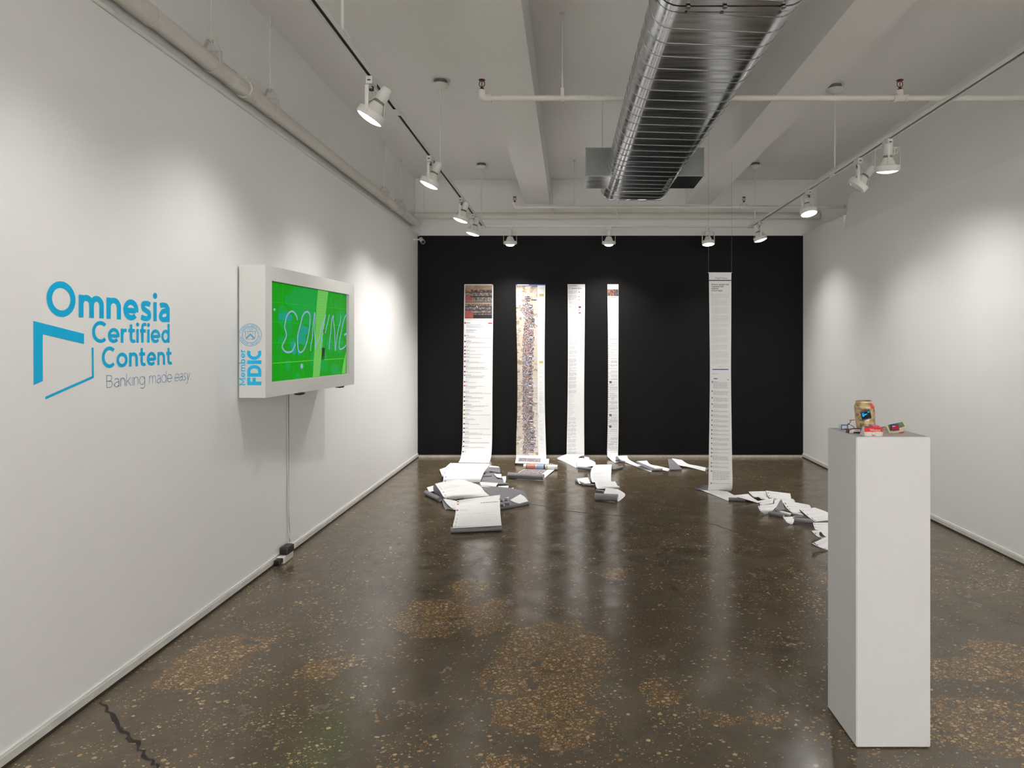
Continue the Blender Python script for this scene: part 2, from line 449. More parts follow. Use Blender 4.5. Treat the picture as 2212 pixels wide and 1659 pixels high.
def tag(o, label=None, cat=None, group=None, kind=None):
    if label: o['label'] = label
    if cat: o['category'] = cat
    if group: o['group'] = group
    if kind: o['kind'] = kind
    return o
def thing(name, loc, label, cat, group=None):
    o = bpy.data.objects.new(name, None); o.empty_display_size = 0.05
    COL.objects.link(o); o.location = loc
    return tag(o, label, cat, group)

def crom(pts, n):                            # Catmull-Rom through points
    out = []
    k = len(pts)
    for i in range(k - 1):
        p0 = pts[max(i - 1, 0)]; p1 = pts[i]; p2 = pts[i + 1]; p3 = pts[min(i + 2, k - 1)]
        for j in range(n):
            t = j / n
            out.append(0.5 * ((2 * p1) + (p2 - p0) * t + (2 * p0 - 5 * p1 + 4 * p2 - p3) * t * t + (3 * p1 - p0 - 3 * p2 + p3) * t ** 3))
    out.append(pts[-1]); return out

# text glyphs of the built-in typeface as flat triangles in 2D
_tcache = {}
def text2d(s_, offset=0.0, shear=0.0, spacing=1.0):
    key = (s_, offset, shear, spacing)
    if key in _tcache: return _tcache[key]
    cu = bpy.data.curves.new('t', 'FONT'); cu.body = s_; cu.size = 1.0; cu.offset = offset; cu.shear = shear; cu.space_character = spacing
    cu.resolution_u = 3; cu.fill_mode = 'FRONT'
    ob = bpy.data.objects.new('t', cu); COL.objects.link(ob)
    dg = bpy.context.evaluated_depsgraph_get(); dg.update()
    me = bpy.data.meshes.new_from_object(ob.evaluated_get(dg))
    vv = [(v.co.x, v.co.y) for v in me.vertices]; ff = [list(p.vertices) for p in me.polygons]
    bpy.data.objects.remove(ob); bpy.data.curves.remove(cu); bpy.data.meshes.remove(me)
    _tcache[key] = (vv, ff); return vv, ff

def place2d(mb, vv, ff, o, ex, ey, mat=0):
    o = Vector(o); ex = Vector(ex); ey = Vector(ey)
    mb.add([o + ex * x + ey * y for x, y in vv], ff, mat)

# stroke letters -------------------------------------------------
def arc(cx, cy, rx, ry, a0, a1, n=14):
    return [(cx + rx * math.cos(math.radians(a0 + (a1 - a0) * i / n)), cy + ry * math.sin(math.radians(a0 + (a1 - a0) * i / n))) for i in range(n + 1)]
def smooth2(pts, n=5):
    return [(v.x, v.y) for v in crom([Vector((p[0], p[1], 0)) for p in pts], n)]
def glyph(ch, w):
    """list of centre-line strokes (closed flag by first==last) and advance width; x-height 1, capitals 1.44"""
    h = w / 2; C = 1.44; r = .5 - h
    if ch == 'O': return [arc(.75, C / 2, .75 - h, C / 2 + .02 - h, 0, 360, 40)], 1.5
    if ch == 'C': return [arc(.70, C / 2, .70 - h, C / 2 + .02 - h, 47, 313, 30)], 1.2
    if ch == 'o': return [arc(.54, .5, .54 - h, .52 - h, 0, 360, 32)], 1.08
    if ch == 'n': return [[(h, 0), (h, 1)], [(h, .5)] + arc(h + .33, .58, .33, .44 - h, 180, 0) + [(h + .66, 0)]], .66 + w
    if ch == 'm': return [[(h, 0), (h, 1)], [(h, .5)] + arc(h + .3, .58, .3, .44 - h, 180, 0) + [(h + .6, 0)], [(h + .6, .5)] + arc(h + .9, .58, .3, .44 - h, 180, 0) + [(h + 1.2, 0)]], 1.2 + w
    if ch == 'e': return [[(w * .6, .47), (1.0 - w * .55, .47)], [(1.02 - h, .40)] + arc(.52, .5, .52 - h, .52 - h, 0, 318, 30)], 1.03
    if ch == 's': return [smooth2([(.70, .86 - h * .25), (.56, .98 - h * .75), (.38, 1.02 - h), (.20, .96 - h * .85), (.10 + h * .5, .76), (.20, .61), (.40, .53), (.60, .43), (.70 - h * .4, .27), (.60, .08 + h * .6), (.40, h - .02), (.20, .02 + h * .9), (.04, .14 + h * .3)], 4)], .78
    if ch == 'i': return [[(h, 0), (h, 1)], ('dot', h, 1.33, max(w * .62, .05))], w
    if ch == 'j': return [[(h, 0), (h, 1)]], w        # dotless i
    if ch == 'a': return [smooth2([(.10, .86 - h * .2), (.24, .96 - h * .6), (.42, 1.02 - h), (.62, .93 - h * .6), (.74, .70)], 5) + [(.74, .4), (.74, 0)], smooth2([(.74, .60), (.50, .58), (.28, .52), (h, .31), (.14 + h * .3, .10 + h * .5), (.34, h - .02), (.54, .06 + h * .6), (.74, .26)], 5)], .74 + h
    if ch == 'r': return [[(h, 0), (h, 1)], smooth2([(h, .50), (h + .06, .74), (h + .20, .93 - h * .5), (h + .42, 1.0 - h)])], .44 + w * .6
    if ch == 't': return [[(.26, 1.32)] + smooth2([(.26, .34), (.29, .15 + h * .5), (.40, h), (.54, h - .02), (.66, h + .02)], 4), [(0, 1 - h), (.62, 1 - h)]], .66
    if ch == 'f': return [[(.24, 0)] + smooth2([(.24, 1.10), (.27, 1.30 - h * .3), (.40, 1.48 - h), (.62, 1.48 - h)], 4), [(0, 1 - h), (.56, 1 - h)]], .62
    if ch == 'd': return [[(.94 - h, 0), (.94 - h, 1.5)], arc(.47, .5, .47 - h, .52 - h, 0, 360, 30)], .94
    if ch == 'b': return [[(h, 0), (h, 1.5)], arc(.47, .5, .47 - h, .52 - h, 0, 360, 30)], .94
    if ch == 'g': return [[(.94 - h, 1.0), (.94 - h, -.2), (.80, -.40), (.5, -.46), (.18, -.36)], arc(.47, .5, .47 - h, .52 - h, 0, 360, 30)], .94
    if ch == 'k': return [[(h, 0), (h, 1.5)], [(.72, 1.0), (h, .45)], [(.26, .62), (.76, 0)]], .76
    if ch == 'y': return [[(0.03, 1), (.40, 0)], [(.77, 1), (.40, 0), (.28, -.32), (.16, -.44), (.0, -.42)]], .8
    if ch == 'B': return [[(h, 0), (h, C - h), (.45, C - h), (.70, C - .1), (.78, C * .8), (.70, .85), (.45, .76), (h, .76)], [(.45, .76), (.76, .68), (.88, .42), (.78, .12), (.5, h), (0, h)]], .92
    if ch == 'M': return [[(h, 0), (h, C)], [(h, C - h), (.72, .25)], [(.72, .25), (1.44 - h, C - h)], [(1.44 - h, 0), (1.44 - h, C)]], 1.44
    if ch == '.': return [('dot', .1, .06, max(w * .6, .06))], .2
    return [], .45

_lift = [0]
def strokes_to(mb, strokes, w, o, ex, ey, mat=0, wy=None):
    """sweep centre lines into flat bands of constant width"""
    o = Vector(o); ex = Vector(ex); ey = Vector(ey); nz = ex.cross(ey).normalized()
    if nz.dot(Vector((.3, -1, 0))) < 0: nz = -nz
    o0_ = o
    for st in strokes:
        _lift[0] = (_lift[0] + 1) % 7; o = o0_ + nz * (_lift[0] * .00006)
        if st and st[0] == 'dot':
            _, cx, cy, rr = st
            mb.poly([o + ex * (cx + rr * math.cos(q)) + ey * (cy + rr * math.sin(q)) for q in [2 * math.pi * k / 18 for k in range(18)]], mat); continue
        pts = [Vector((p[0], p[1])) for p in st]
        closed = (pts[0] - pts[-1]).length < 1e-6
        if closed: pts = pts[:-1]
        k = len(pts); vv = []
        for i in range(k):
            if closed: a, b, c = pts[i - 1], pts[i], pts[(i + 1) % k]
            else: a, b, c = pts[max(i - 1, 0)], pts[i], pts[min(i + 1, k - 1)]
            d1 = (b - a); d2 = (c - b)
            if d1.length < 1e-9: d1 = d2
            if d2.length < 1e-9: d2 = d1
            d1 = d1.normalized(); d2 = d2.normalized()
            n1 = Vector((-d1.y, d1.x)); n2 = Vector((-d2.y, d2.x))
            nn = (n1 + n2)
            if nn.length < 1e-6: nn = n1
            nn.normalize(); sc = 1.0 / max(0.45, nn.dot(n1))
            vv += [b + nn * sc * w / 2, b - nn * sc * w / 2]
        ff = []
        for i in range(k if closed else k - 1):
            j = (i + 1) % k
            ff.append((2 * i, 2 * i + 1, 2 * j + 1, 2 * j))
        mb.add([o + ex * v.x + ey * v.y for v in vv], ff, mat)

def word(mb, txt, w, track, o, ex, ey, length=None, mat=0, shear=0.0, serif=False):
    """stroke word, optionally stretched to a length (in units of ex)"""
    items = []; x = 0.0
    for ch in txt:
        g, adv = glyph(ch, w)
        items.append((x, g)); x += adv + (track if ch != ' ' else 0)
    tot = x - track
    s_ = (length / tot) if length else 1.0
    ex = Vector(ex); ey = Vector(ey)
    for (x0, g) in items:
        st2 = []
        for st in g:
            if st and st[0] == 'dot': st2.append(('dot', st[1] + x0 + shear * st[2], st[2], st[3]))
            else: st2.append([(p[0] + x0 + shear * p[1], p[1]) for p in st])
        strokes_to(mb, st2, w, o, ex * s_, ey, mat)
    return tot * s_

# ================================================================== THE ROOM
def structure(mb, name, mats, parent=None):
    o = mb.build(name, mats, parent)
    if parent is None: o['kind'] = 'structure'
    return o

b = MB(); b.add([(XLU - .1, YF, 0), (XRU + .1, YF, 0), (XRU + .1, YB + .2, 0), (XLU - .1, YB + .2, 0), (XLU - .1, YF, -.1), (XRU + .1, YF, -.1), (XRU + .1, YB + .2, -.1), (XLU - .1, YB + .2, -.1)],
              [(0, 1, 2, 3), (7, 6, 5, 4), (0, 4, 5, 1), (1, 5, 6, 2), (2, 6, 7, 3), (3, 7, 4, 0)])
floor = structure(b, 'floor', 'floor_concrete')

def crack(path, w, name='crack'):
    pts = crom([F(x, y) for x, y in path], 7)
    rnd = random.Random(len(path) * 31 + int(path[0][0]))
    vv = []; k = len(pts)
    for i, p in enumerate(pts):
        t = (pts[min(i + 1, k - 1)] - pts[max(i - 1, 0)]).normalized(); n = Vector((-t.y, t.x, 0))
        ww = w * rnd.uniform(.35, 1.25); j = n * rnd.uniform(-w, w) * .6
        vv += [p + j + n * ww / 2 + Vector((0, 0, .0006)), p + j - n * ww / 2 + Vector((0, 0, .0006))]
    mb = MB(); mb.add(vv, [(2 * i, 2 * i + 1, 2 * i + 3, 2 * i + 2) for i in range(k - 1)])
    return mb.build(name, 'crack_dark', floor)
crack([(207, 1500), (235, 1535), (258, 1570), (285, 1595), (312, 1628), (345, 1662)], .016)
crack([(1140, 1088), (1190, 1096), (1230, 1104), (1290, 1110), (1370, 1116), (1470, 1122), (1530, 1130), (1600, 1152), (1660, 1166), (1710, 1175)], .012)
crack([(1000, 1230), (1030, 1250), (1020, 1275), (1045, 1296)], .004)

b = MB(); b.box((XLU - .1, YF, ZC), (XRU + .1, YB + .2, ZC + .12))
ceiling = structure(b, 'ceiling', 'ceiling_paint')
for (x0, x1) in ((-.552, -.245), (1.43, 1.735)):
    b = MB(); b.box((x0, YF, 3.12), (x1, YB + .06, ZC + .01)); b.build('beam', 'ceiling_paint', ceiling)

# left wall: plasterboard lining below, older wall above and behind it
b = MB(); b.box((XLU - .1, YF, 0), (XLU, YB + .2, ZC))
b.box((XLU - .01, YF, .012), (XL, YB + .05, 2.741))
structure(b, 'wall_left', 'wall_paint')
# right wall: lining that leans back above head height, lower strip near the black wall
b = MB(); b.box((XRU, YF, 0), (XRU + .1, YB + .2, ZC))
YA, YC = 6.10, 6.79
b.box((XR, YF, .012), (XRU + .01, YC, 2.60))
b.add([(XR, YF, 2.60), (XRU - .03, YF, ZC), (XRU + .01, YF, ZC), (XRU + .01, YF, 2.60), (XR, YA, 2.60), (XRU - .03, YA, ZC), (XRU + .01, YA, ZC), (XRU + .01, YA, 2.60)],
      [(0, 1, 5, 4), (4, 5, 6, 7), (0, 3, 2, 1), (1, 2, 6, 5), (2, 3, 7, 6), (0, 4, 7, 3)])
XM = XR + (XRU - .03 - XR) * .367 / .83
b.add([(XR, YA, 2.60), (XM, YA, 2.967), (XRU + .01, YA, 2.967), (XRU + .01, YA, 2.60), (XR, YC, 2.60), (XM, YC, 2.967), (XRU + .01, YC, 2.967), (XRU + .01, YC, 2.60)],
      [(0, 1, 5, 4), (4, 5, 6, 7), (0, 3, 2, 1), (1, 2, 6, 5), (2, 3, 7, 6), (0, 4, 7, 3)])
b.box((XR, YC, .012), (XRU + .01, YB + .05, 2.745))
structure(b, 'wall_right', 'wall_paint')
# back wall: black lower lining, white wall above it
b = MB(); b.box((XL - .03, YB, .032), (XR + .18, YB + .09, 2.726))
wall_back = structure(b, 'wall_back', 'black_paint')
b = MB(); b.box((XLU - .1, YB + .03, 2.0), (XRU + .1, YB + .2, 3.364)); b.box((XLU - .1, YB + .06, 3.3), (XRU + .1, YB + .2, ZC)); b.box((XLU, YB + .01, 2.735), (XLU + .11, YB + .05, ZC))
b.build('upper_wall', 'wall_paint', wall_back)
b = MB(); b.box((XL - .03, YB - .002, 2.726), (XR + .18, YB + .06, 2.734)); b.build('ledge', 'wall_paint', wall_back)
b = MB(); b.box((XLU - .1, YF - .1, 0), (XRU + .1, YF, ZC)); structure(b, 'wall_front', 'wall_paint')

# baseboards
b = MB()
for (o0, o1, z0, z1, mi) in ((0, .010, .012, .040, 0), (0, .007, .040, .050, 1), (0, .012, 0.0, .012, 2)):
    b.box((XL - .001, YF + .01, z0), (XL + o1, YB - .001, z1), mi)
tag(b.build('baseboard_left', ['baseboard_paint', 'white_enamel', 'slot_dark']), kind='structure')
b = MB()
for (o0, o1, z0, z1, mi) in ((0, .010, .012, .040, 0), (0, .007, .040, .050, 1), (0, .012, 0.0, .012, 2)):
    b.box((XR - o1, YF + .01, z0), (XR + .001, YB - .001, z1), mi)
tag(b.build('baseboard_right', ['baseboard_paint', 'white_enamel', 'slot_dark']), kind='structure')
b = MB(); b.box((XL + .012, YB - .006, 0), (XR - .012, YB + .02, .030), 0); b.box((XL + .012, YB - .0065, .030), (XR - .012, YB + .02, .036), 1)
tag(b.build('baseboard_back', ['concrete_edge', 'black_plastic']), kind='structure')

# ================================================================== PIPES
ZP, XP, RP = 2.847, -1.852, .0445
def clevis(root, x, y, zc, r, zt, ax='y', clip=True):
    """hanger strap round a pipe with a threaded rod to the ceiling"""
    wd_ = Vector((0, 1, 0)) if ax == 'y' else Vector((1, 0, 0))
    sd = Vector((1, 0, 0)) if ax == 'y' else Vector((0, 1, 0))
    c = Vector((x, y, zc)); rr = r + .004
    pts = [c + sd * -.018 + Vector((0, 0, rr + .075))]
    pts += [c + sd * -rr + Vector((0, 0, .035 + r * .5))]
    pts += [c + sd * (rr * math.cos(q)) + Vector((0, 0, rr * math.sin(q))) for q in [math.pi + math.pi * i / 12 for i in range(13)]]
    pts += [c + sd * rr + Vector((0, 0, .035 + r * .5)), c + sd * .018 + Vector((0, 0, rr + .075))]
    mb = MB(); mb.strap(pts, wd_, .026, .004); mb.strap([pts[0], pts[-1]], wd_, .026, .004)
    o = mb.build('hanger_strap', 'pipe_paint', root)
    zb = zc + rr + .075
    mb = MB(); mb.tube([(x, y, zb - .022), (x, y, zt)], .0048, 8); mb.build('hanger_rod', 'pipe_paint', root)
    mb = MB(); mb.lathe([(0, -.008), (.011, -.008), (.011, .004), (0, .004)], (x, y, zb - .004), (0, 0, 1), 6, smooth=False); mb.build('nut', 'pipe_paint', root)
    mb = MB(); q = c + Vector((0, 0, r + .02)); mb.tube([q - sd * (rr + .006), q + sd * (rr + .006)], .004, 6)
    mb.build('bolt', 'pipe_paint', root)

pipe = thing('ceiling_pipe', (XP, 2.0, 2.75), 'fat cream painted pipe hung in strap hangers along the white wall with blue lettering', 'pipe')
b = MB(); b.tube([(XP, YF + .02, ZP), (XP, 7.78, ZP)], RP, 24); b.build('pipe_run', 'pipe_paint', pipe)
for y, w_, dr in ((2.86, .004, .0045), (2.74, .22, .003), (3.70, .05, .010), (3.58, .10, .003), (6.78, .03, .008), (7.55, .20, .006), (7.775, .014, .012)):
    b = MB(); b.lathe([(RP - .001, -w_ / 2), (RP + dr, -w_ / 2), (RP + dr, w_ / 2), (RP - .001, w_ / 2)], (XP, y, ZP), (0, 1, 0), 24, smooth=False)
    b.build('coupling', 'pipe_paint', pipe)
for y in (3.66, 3.72, 3.74, 6.78, 7.50):
    b = MB(); b.tube([(XP + .02, y, ZP + RP + .004), (XP + .035, y, ZP + RP + .022)], .007, 6); b.build('bolt', 'pipe_paint', pipe)
    b = MB(); b.tube([(XP + .03, y, ZP - RP + .004), (XP + .043, y, ZP - RP - .008)], .006, 6); b.build('bolt', 'pipe_paint', pipe)
for y in (3.35, 4.007, 6.466, 7.12): clevis(pipe, XP, y, ZP, RP, ZC)
# slim conduit on top of the wall lining
cd = thing('wall_conduit', (XL, 2.0, 2.742), 'slim white conduit lying along the top edge of the wall under the fat pipe', 'conduit')
b = MB(); b.tube(crom([Vector((XL + .001, YF + .02, 2.7545)), Vector((XL + .001, 2, 2.7545)), Vector((XL + .001, 6.6, 2.7545)), Vector((XL + .001, 7.2, 2.752)), Vector((XL + .006, 7.6, 2.735)), Vector((XL + .022, 7.93, 2.722))], 6), .0122, 12); b.build('tubing', 'white_enamel', cd)
b = MB(); b.lathe([(.012, -.03), (.0155, -.03), (.0155, .03), (.012, .03)], (XL + .001, 3.34, 2.7545), (0, 1, 0), 14, smooth=False); b.build('coupling', 'white_enamel', cd)

bp_ = thing('wall_pipe', (0, 7.88, 2.90), 'thick cream pipe running across above the black wall', 'pipe')
b = MB(); b.tube([(XLU + .01, 7.90, 2.955), (XRU - .01, 7.90, 2.955)], .041, 20); b.build('pipe_run', 'pipe_paint', bp_)
x_ = P(1193, 460, 7.9).x
clevis(bp_, x_, 7.90, 2.955, .041, ZC, 'x')
b = MB(); b.lathe([(.0415, -.006), (.044, -.006), (.044, .006), (.0415, .006)], (P(1306, 465, 7.9).x, 7.90, 2.955), (1, 0, 0), 20, smooth=False); b.build('coupling', 'pipe_paint', bp_)

def sprinkler(root, x, y, z):                       # upright head standing on a pipe fitting
    b = MB(); b.lathe([(.013, 0), (.013, .012), (.008, .012), (.008, .022)], (x, y, z), (0, 0, 1), 12)
    for sx in (-1, 1): b.tube([(x + sx * .006, y, z + .02), (x + sx * .017, y, z + .032), (x + sx * .016, y, z + .048), (x + sx * .004, y, z + .06)], .0028, 6)
    b.lathe([(0, .060), (.019, .060), (.021, .064), (0, .0665)], (x, y, z), (0, 0, 1), 12)
    o = b.build('sprinkler_head', 'brass_dark', root)
    b = MB(); b.tube([(x, y, z + .022), (x, y, z + .06)], .0032, 6); b.build('glass_bulb', 'red_glass', o)

def sprinkler_pipe(Y, Z, xa, xb, tee_px, rod_x, label):
    t = thing('sprinkler_pipe', (xa, Y, Z), label, 'pipe')
    r = .0172
    b = MB(); b.tube([(xa + .03, Y, Z), (xb, Y, Z)], r, 16); b.build('pipe_run', 'pipe_paint', t)
    b = MB(); b.tube(crom([Vector((xa + .055, Y, Z)), Vector((xa + .028, Y, Z)), Vector((xa + .006, Y, Z + .008)), Vector((xa, Y, Z + .03)), Vector((xa, Y, Z + .048))], 4), .0225, 14)
    b.lathe([(.0225, 0), (.027, 0), (.027, .016), (.0225, .016)], (xa + .042, Y, Z), (1, 0, 0), 14, smooth=False)
    b.build('elbow', 'pipe_paint', t)
    sprinkler(t, xa, Y, Z + .048)
    b = MB()
    for d in (-.042, .028): b.lathe([(.018, 0), (.027, 0), (.027, .016), (.018, .016)], (tee_px + d, Y, Z), (1, 0, 0), 14, smooth=False)
    b.lathe([(.0225, -.03), (.0225, .03)], (tee_px, Y, Z), (1, 0, 0), 14); b.tube([(tee_px, Y, Z), (tee_px, Y, Z + .048)], .020, 12)
    b.build('tee_fitting', 'pipe_paint', t)
    sprinkler(t, tee_px, Y, Z + .046)
    for rx in rod_x:
        b = MB(); b.tube([(rx, Y, Z + .03), (rx, Y, ZC)], .0045, 8); b.build('hanger_rod', 'pipe_paint', t)
        b = MB(); b.strap([(rx, Y - .020, Z + .055), (rx, Y - .022, Z)] + [(rx, Y + .022 * math.cos(q), Z + .022 * math.sin(q)) for q in [math.pi + math.pi * i / 8 for i in range(9)]] + [(rx, Y + .020, Z + .055)], (1, 0, 0), .020, .003)
        b.box((rx - .010, Y - .020, Z + .053), (rx + .010, Y + .020, Z + .057)); b.build('hanger_strap', 'pipe_paint', t)
        b = MB(); b.lathe([(0, -.004), (.016, -.004), (.004, -.016)], (rx, Y, ZC), (0, 0, 1), 10); b.build('ceiling_flange', 'pipe_paint', t)
Y1 = 3.98; Z1 = P(0, 212, Y1).z
sprinkler_pipe(Y1, Z1, P(1041, 0, Y1).x, XR + .03, P(1944, 0, Y1).x, [P(1215, 0, Y1).x], 'cream sprinkler pipe with upright heads crossing above the spiral metal duct')
Y2 = 7.18; Z2 = P(0, 447, Y2).z
sprinkler_pipe(Y2, Z2, P(1112, 0, Y2).x, XRU - .005, P(1607, 0, Y2).x, [P(1241, 0, Y2).x], 'cream sprinkler pipe with upright heads beside the thick pipe over the black wall')

# ================================================================== SPIRAL DUCT
DCX, DCZ, DA, DR = .5774, 2.7855, .198, .0956
def oval(u, grow=0.0):
    """point of the flat-oval outline, u in 0..1"""
    r = DR + grow; per = 4 * DA + 2 * math.pi * DR; s_ = (u % 1.0) * per
    if s_ < 2 * DA: return (-DA + s_, -r)                                  # bottom, going right
    s_ -= 2 * DA
    if s_ < math.pi * DR: q = -math.pi / 2 + s_ / DR; return (DA + r * math.cos(q), r * math.sin(q))
    s_ -= math.pi * DR
    if s_ < 2 * DA: return (DA - s_, r)
    s_ -= 2 * DA; q = math.pi / 2 + s_ / DR; return (-DA + r * math.cos(q), r * math.sin(q))
def dpt(u, y, grow=0.0):
    x, z = oval(u, grow); return Vector((DCX + x + .041 * (5.807 - y) / 3.276, y, DCZ + z))
DY0, DY1 = -1.5, 5.807
duct = thing('spiral_duct', (DCX, 4.0, DCZ - DR), 'shiny flat-oval spiral metal air duct with a box outlet hanging from the ceiling', 'air duct')
NU = 56
def duct_shell(y0, y1, grow, steps):
    mb = MB(); vv = []; ff = []
    for i in range(steps + 1):
        y = y0 + (y1 - y0) * i / steps
        vv += [dpt(j / NU, y, grow) for j in range(NU)]
    for i in range(steps):
        for j in range(NU): ff.append((i * NU + j, i * NU + (j + 1) % NU, (i + 1) * NU + (j + 1) % NU, (i + 1) * NU + j))
    mb.add(vv, ff, 0, True); return mb
duct_shell(2.457, 5.50, 0.0, 46).build('duct_shell', 'duct_metal', duct)
duct_shell(DY0, 2.478, .007, 30).build('duct_shell', 'duct_metal', duct)
duct_shell(5.508, DY1, .003, 8).build('end_section', 'duct_metal', duct)
PITCH = .129
def seam(y0, y1, grow, name):
    k = int((y1 - y0) / PITCH * 44); pts = []
    for i in range(k + 1):
        u = i / 44.0; y = y0 + PITCH * u
        if y > y1: break
        pts.append(dpt(u, y, grow))
    mb = MB(); mb.tube(pts, .0030, 6); mb.build(name, 'seam_grey', duct)
seam(2.525, 5.50, .0, 'spiral_seam'); seam(.2, 2.43, .007, 'spiral_seam'); seam(5.54, 5.79, .003, 'spiral_seam')
for (y, w_, g_, nm) in ((2.478, .027, .010, 'joint_collar'), (2.532, .008, .005, 'joint_collar'), (5.505, .016, .004, 'joint_collar')):
    duct_shell(y - w_ / 2, y + w_ / 2, g_, 2).build(nm, 'duct_metal', duct)
mb = MB(); rnd = random.Random(3)
mb.tube([dpt(j / 80, DY1 + rnd.uniform(-.003, .003), rnd.uniform(-.001, .005)) for j in range(80)], .0075, 6, closed=True)
mb.build('crimped_rim', 'duct_metal', duct)
for u in (.02, .12, .28, .36, .93):
    p = dpt(u, 2.461, .011); q = dpt(u, 2.509, .005)
    for p_ in (p, q):
        nrm = Vector((0, 0, -1)) if u < .37 else Vector((-.8, 0, -.6))
        mb = MB(); mb.lathe([(0.010, 0), (.010, .005), (0, .007)], p_, nrm, 6, smooth=False); mb.build('screw', 'seam_grey', duct)
# box outlet wrapped round the duct
BX0, BX1, BY0, BY1, BZ0, BZ1 = .127, 1.048, 5.078, 5.487, 2.713, 2.930
mb = MB(); mb.box((BX0, BY0, BZ0), (BX1, BY1, BZ1), 0)
box_ = mb.build('outlet_box', ['duct_metal'], duct)
mb = MB(); mb.box((BX0 - .002, BY0 - .002, BZ0 - .002), (BX1 + .002, BY0 + .001, BZ1 + .002)); mb.build('front_panel', 'galv_grey', box_)
for (a_, c_) in (((BX0 - .004, BY0 - .004, BZ1 - .008), (BX1 + .004, BY0 + .004, BZ1 + .004)), ((BX0 - .004, BY0 - .004, BZ0 - .004), (BX1 + .004, BY0 + .003, BZ0 + .005)),
                 ((BX0 - .004, BY0 - .004, BZ0), (BX0 + .006, BY0 + .003, BZ1)), ((BX1 - .006, BY0 - .004, BZ0), (BX1 + .004, BY0 + .003, BZ1))):
    mb = MB(); mb.box(a_, c_); mb.build('edge_flange', 'seam_grey', box_)
for sx in (0, 1):
    xx = dpt(0, 5.28).x + (-.008 if sx == 0 else 2 * DA + .008)
    mb = MB(); mb.obox((xx, 5.283, BZ0 - .014), (.013, 0, 0), (.0, .205, 0), (0, 0, .013)); o_ = mb.build('side_flange', 'galv_grey', box_)
    for k in range(4):
        mb = MB(); mb.lathe([(.008, 0), (.008, .005), (0, .006)], (xx, 5.13 + k * .10, BZ0 - .027), (0, 0, -1), 6, smooth=False); mb.build('screw', 'seam_grey', box_)
for xx, yy in ((P(1301, 0, 5.29).x, 5.29), (BX1 - .14, 5.29)):
    mb = MB(); mb.tube([(xx, yy, BZ1 - .004), (xx, yy, ZC)], .0042, 8); mb.build('hanger_rod', 'pipe_paint', duct)

# ================================================================== TRACK LIGHTING
def rail(name, a, c, along, label):
    t = thing(name, a, label, 'track rail')
    a = Vector(a); c = Vector(c); d = (c - a).normalized(); sd = Vector((-d.y, d.x, 0)); up = Vector((0, 0, 1))
    ctr = (a + c) / 2; hl = (c - a).length / 2
    b = MB(); b.obox(ctr + up * .0165, d * hl, sd * .018, up * .0035)
    for s_ in (-1, 1): b.obox(ctr + sd * s_ * .0155 + up * .0065, d * hl, sd * .0025, up * .0065)
    for s_ in (-1, 1): b.obox(ctr + sd * s_ * .0115 + up * .0015, d * hl, sd * .0025, up * .0015)
    b.build('channel', 'white_enamel', t)
    b = MB(); b.obox(ctr + up * .0115, d * hl * .999, sd * .0128, up * .0012); b.build('slot', 'slot_dark', t)
    return t
rl = rail('track_rail', (RXL, YF + .05, RAILZ), (RXL, RYB - .052, RAILZ), 'y', 'white track light rail hanging alongside the wall with the green screen')
rr_ = rail('track_rail', (RXR, YF + .05, RAILZ), (RXR, RYB - .052, RAILZ), 'y', 'white track light rail alongside the blank wall behind the pedestal')
rb = rail('track_rail', (RXL + .032, RYB, RAILZ), (RXR - .032, RYB, RAILZ), 'x', 'white track light rail crossing in front of the black wall')
for (t_, x, y) in ((rl, RXL, RYB), (rr_, RXR, RYB)):
    b = MB(); b.rbox((x - .03, y - .05, RAILZ - .004), (x + .03, y + .03, RAILZ + .024), .003); b.build('corner_joiner', 'white_enamel', t_)
def canopy(root, x, y, ceil=ZC):
    b = MB(); b.lathe([(.0, 0), (.050, 0), (.050, -.034), (0, -.034)], (x, y, ceil), (0, 0, 1), 24, smooth=False); b.build('ceiling_box', 'dark_grey_band', root)
    b = MB(); b.lathe([(.0, -.030), (.066, -.030), (.064, -.040), (.035, -.056), (.010, -.064), (0, -.064)], (x, y, ceil), (0, 0, 1), 28); b.build('canopy', 'white_enamel', root)
    b = MB(); b.tube([(x, y, ceil - .06), (x, y, RAILZ + .03)], .0065, 10); b.build('stem', 'white_enamel', root)
    b = MB(); b.rbox((x - .021, y - .05, RAILZ + .0195), (x + .021, y + .05, RAILZ + .034), .002); b.build('stem_clip', 'white_enamel', root)
for y in (0.3, 2.85, 5.01, 7.32): canopy(rl, RXL, y)
for y in (0.3, 2.85, 5.10, 7.30): canopy(rr_, RXR, y)
for (t_, x, y) in ((rl, RXL, 3.75), (rr_, RXR, 5.157)):
    b = MB(); b.box((x - .012, y - .045, RAILZ - .001), (x + .012, y + .045, RAILZ + .004)); b.build('joint_cover', 'white_enamel', t_)
xs_ = P(1333, 0, RYB).x
b = MB(); b.tube([(xs_, RYB, RAILZ + .03), (xs_, RYB, ZC)], .005, 8); b.build('stem', 'white_enamel', rb)
b = MB(); b.rbox((xs_ - .033, RYB - .02, RAILZ + .0195), (xs_ + .033, RYB + .02, RAILZ + .034), .002); b.build('stem_clip', 'white_enamel', rb)

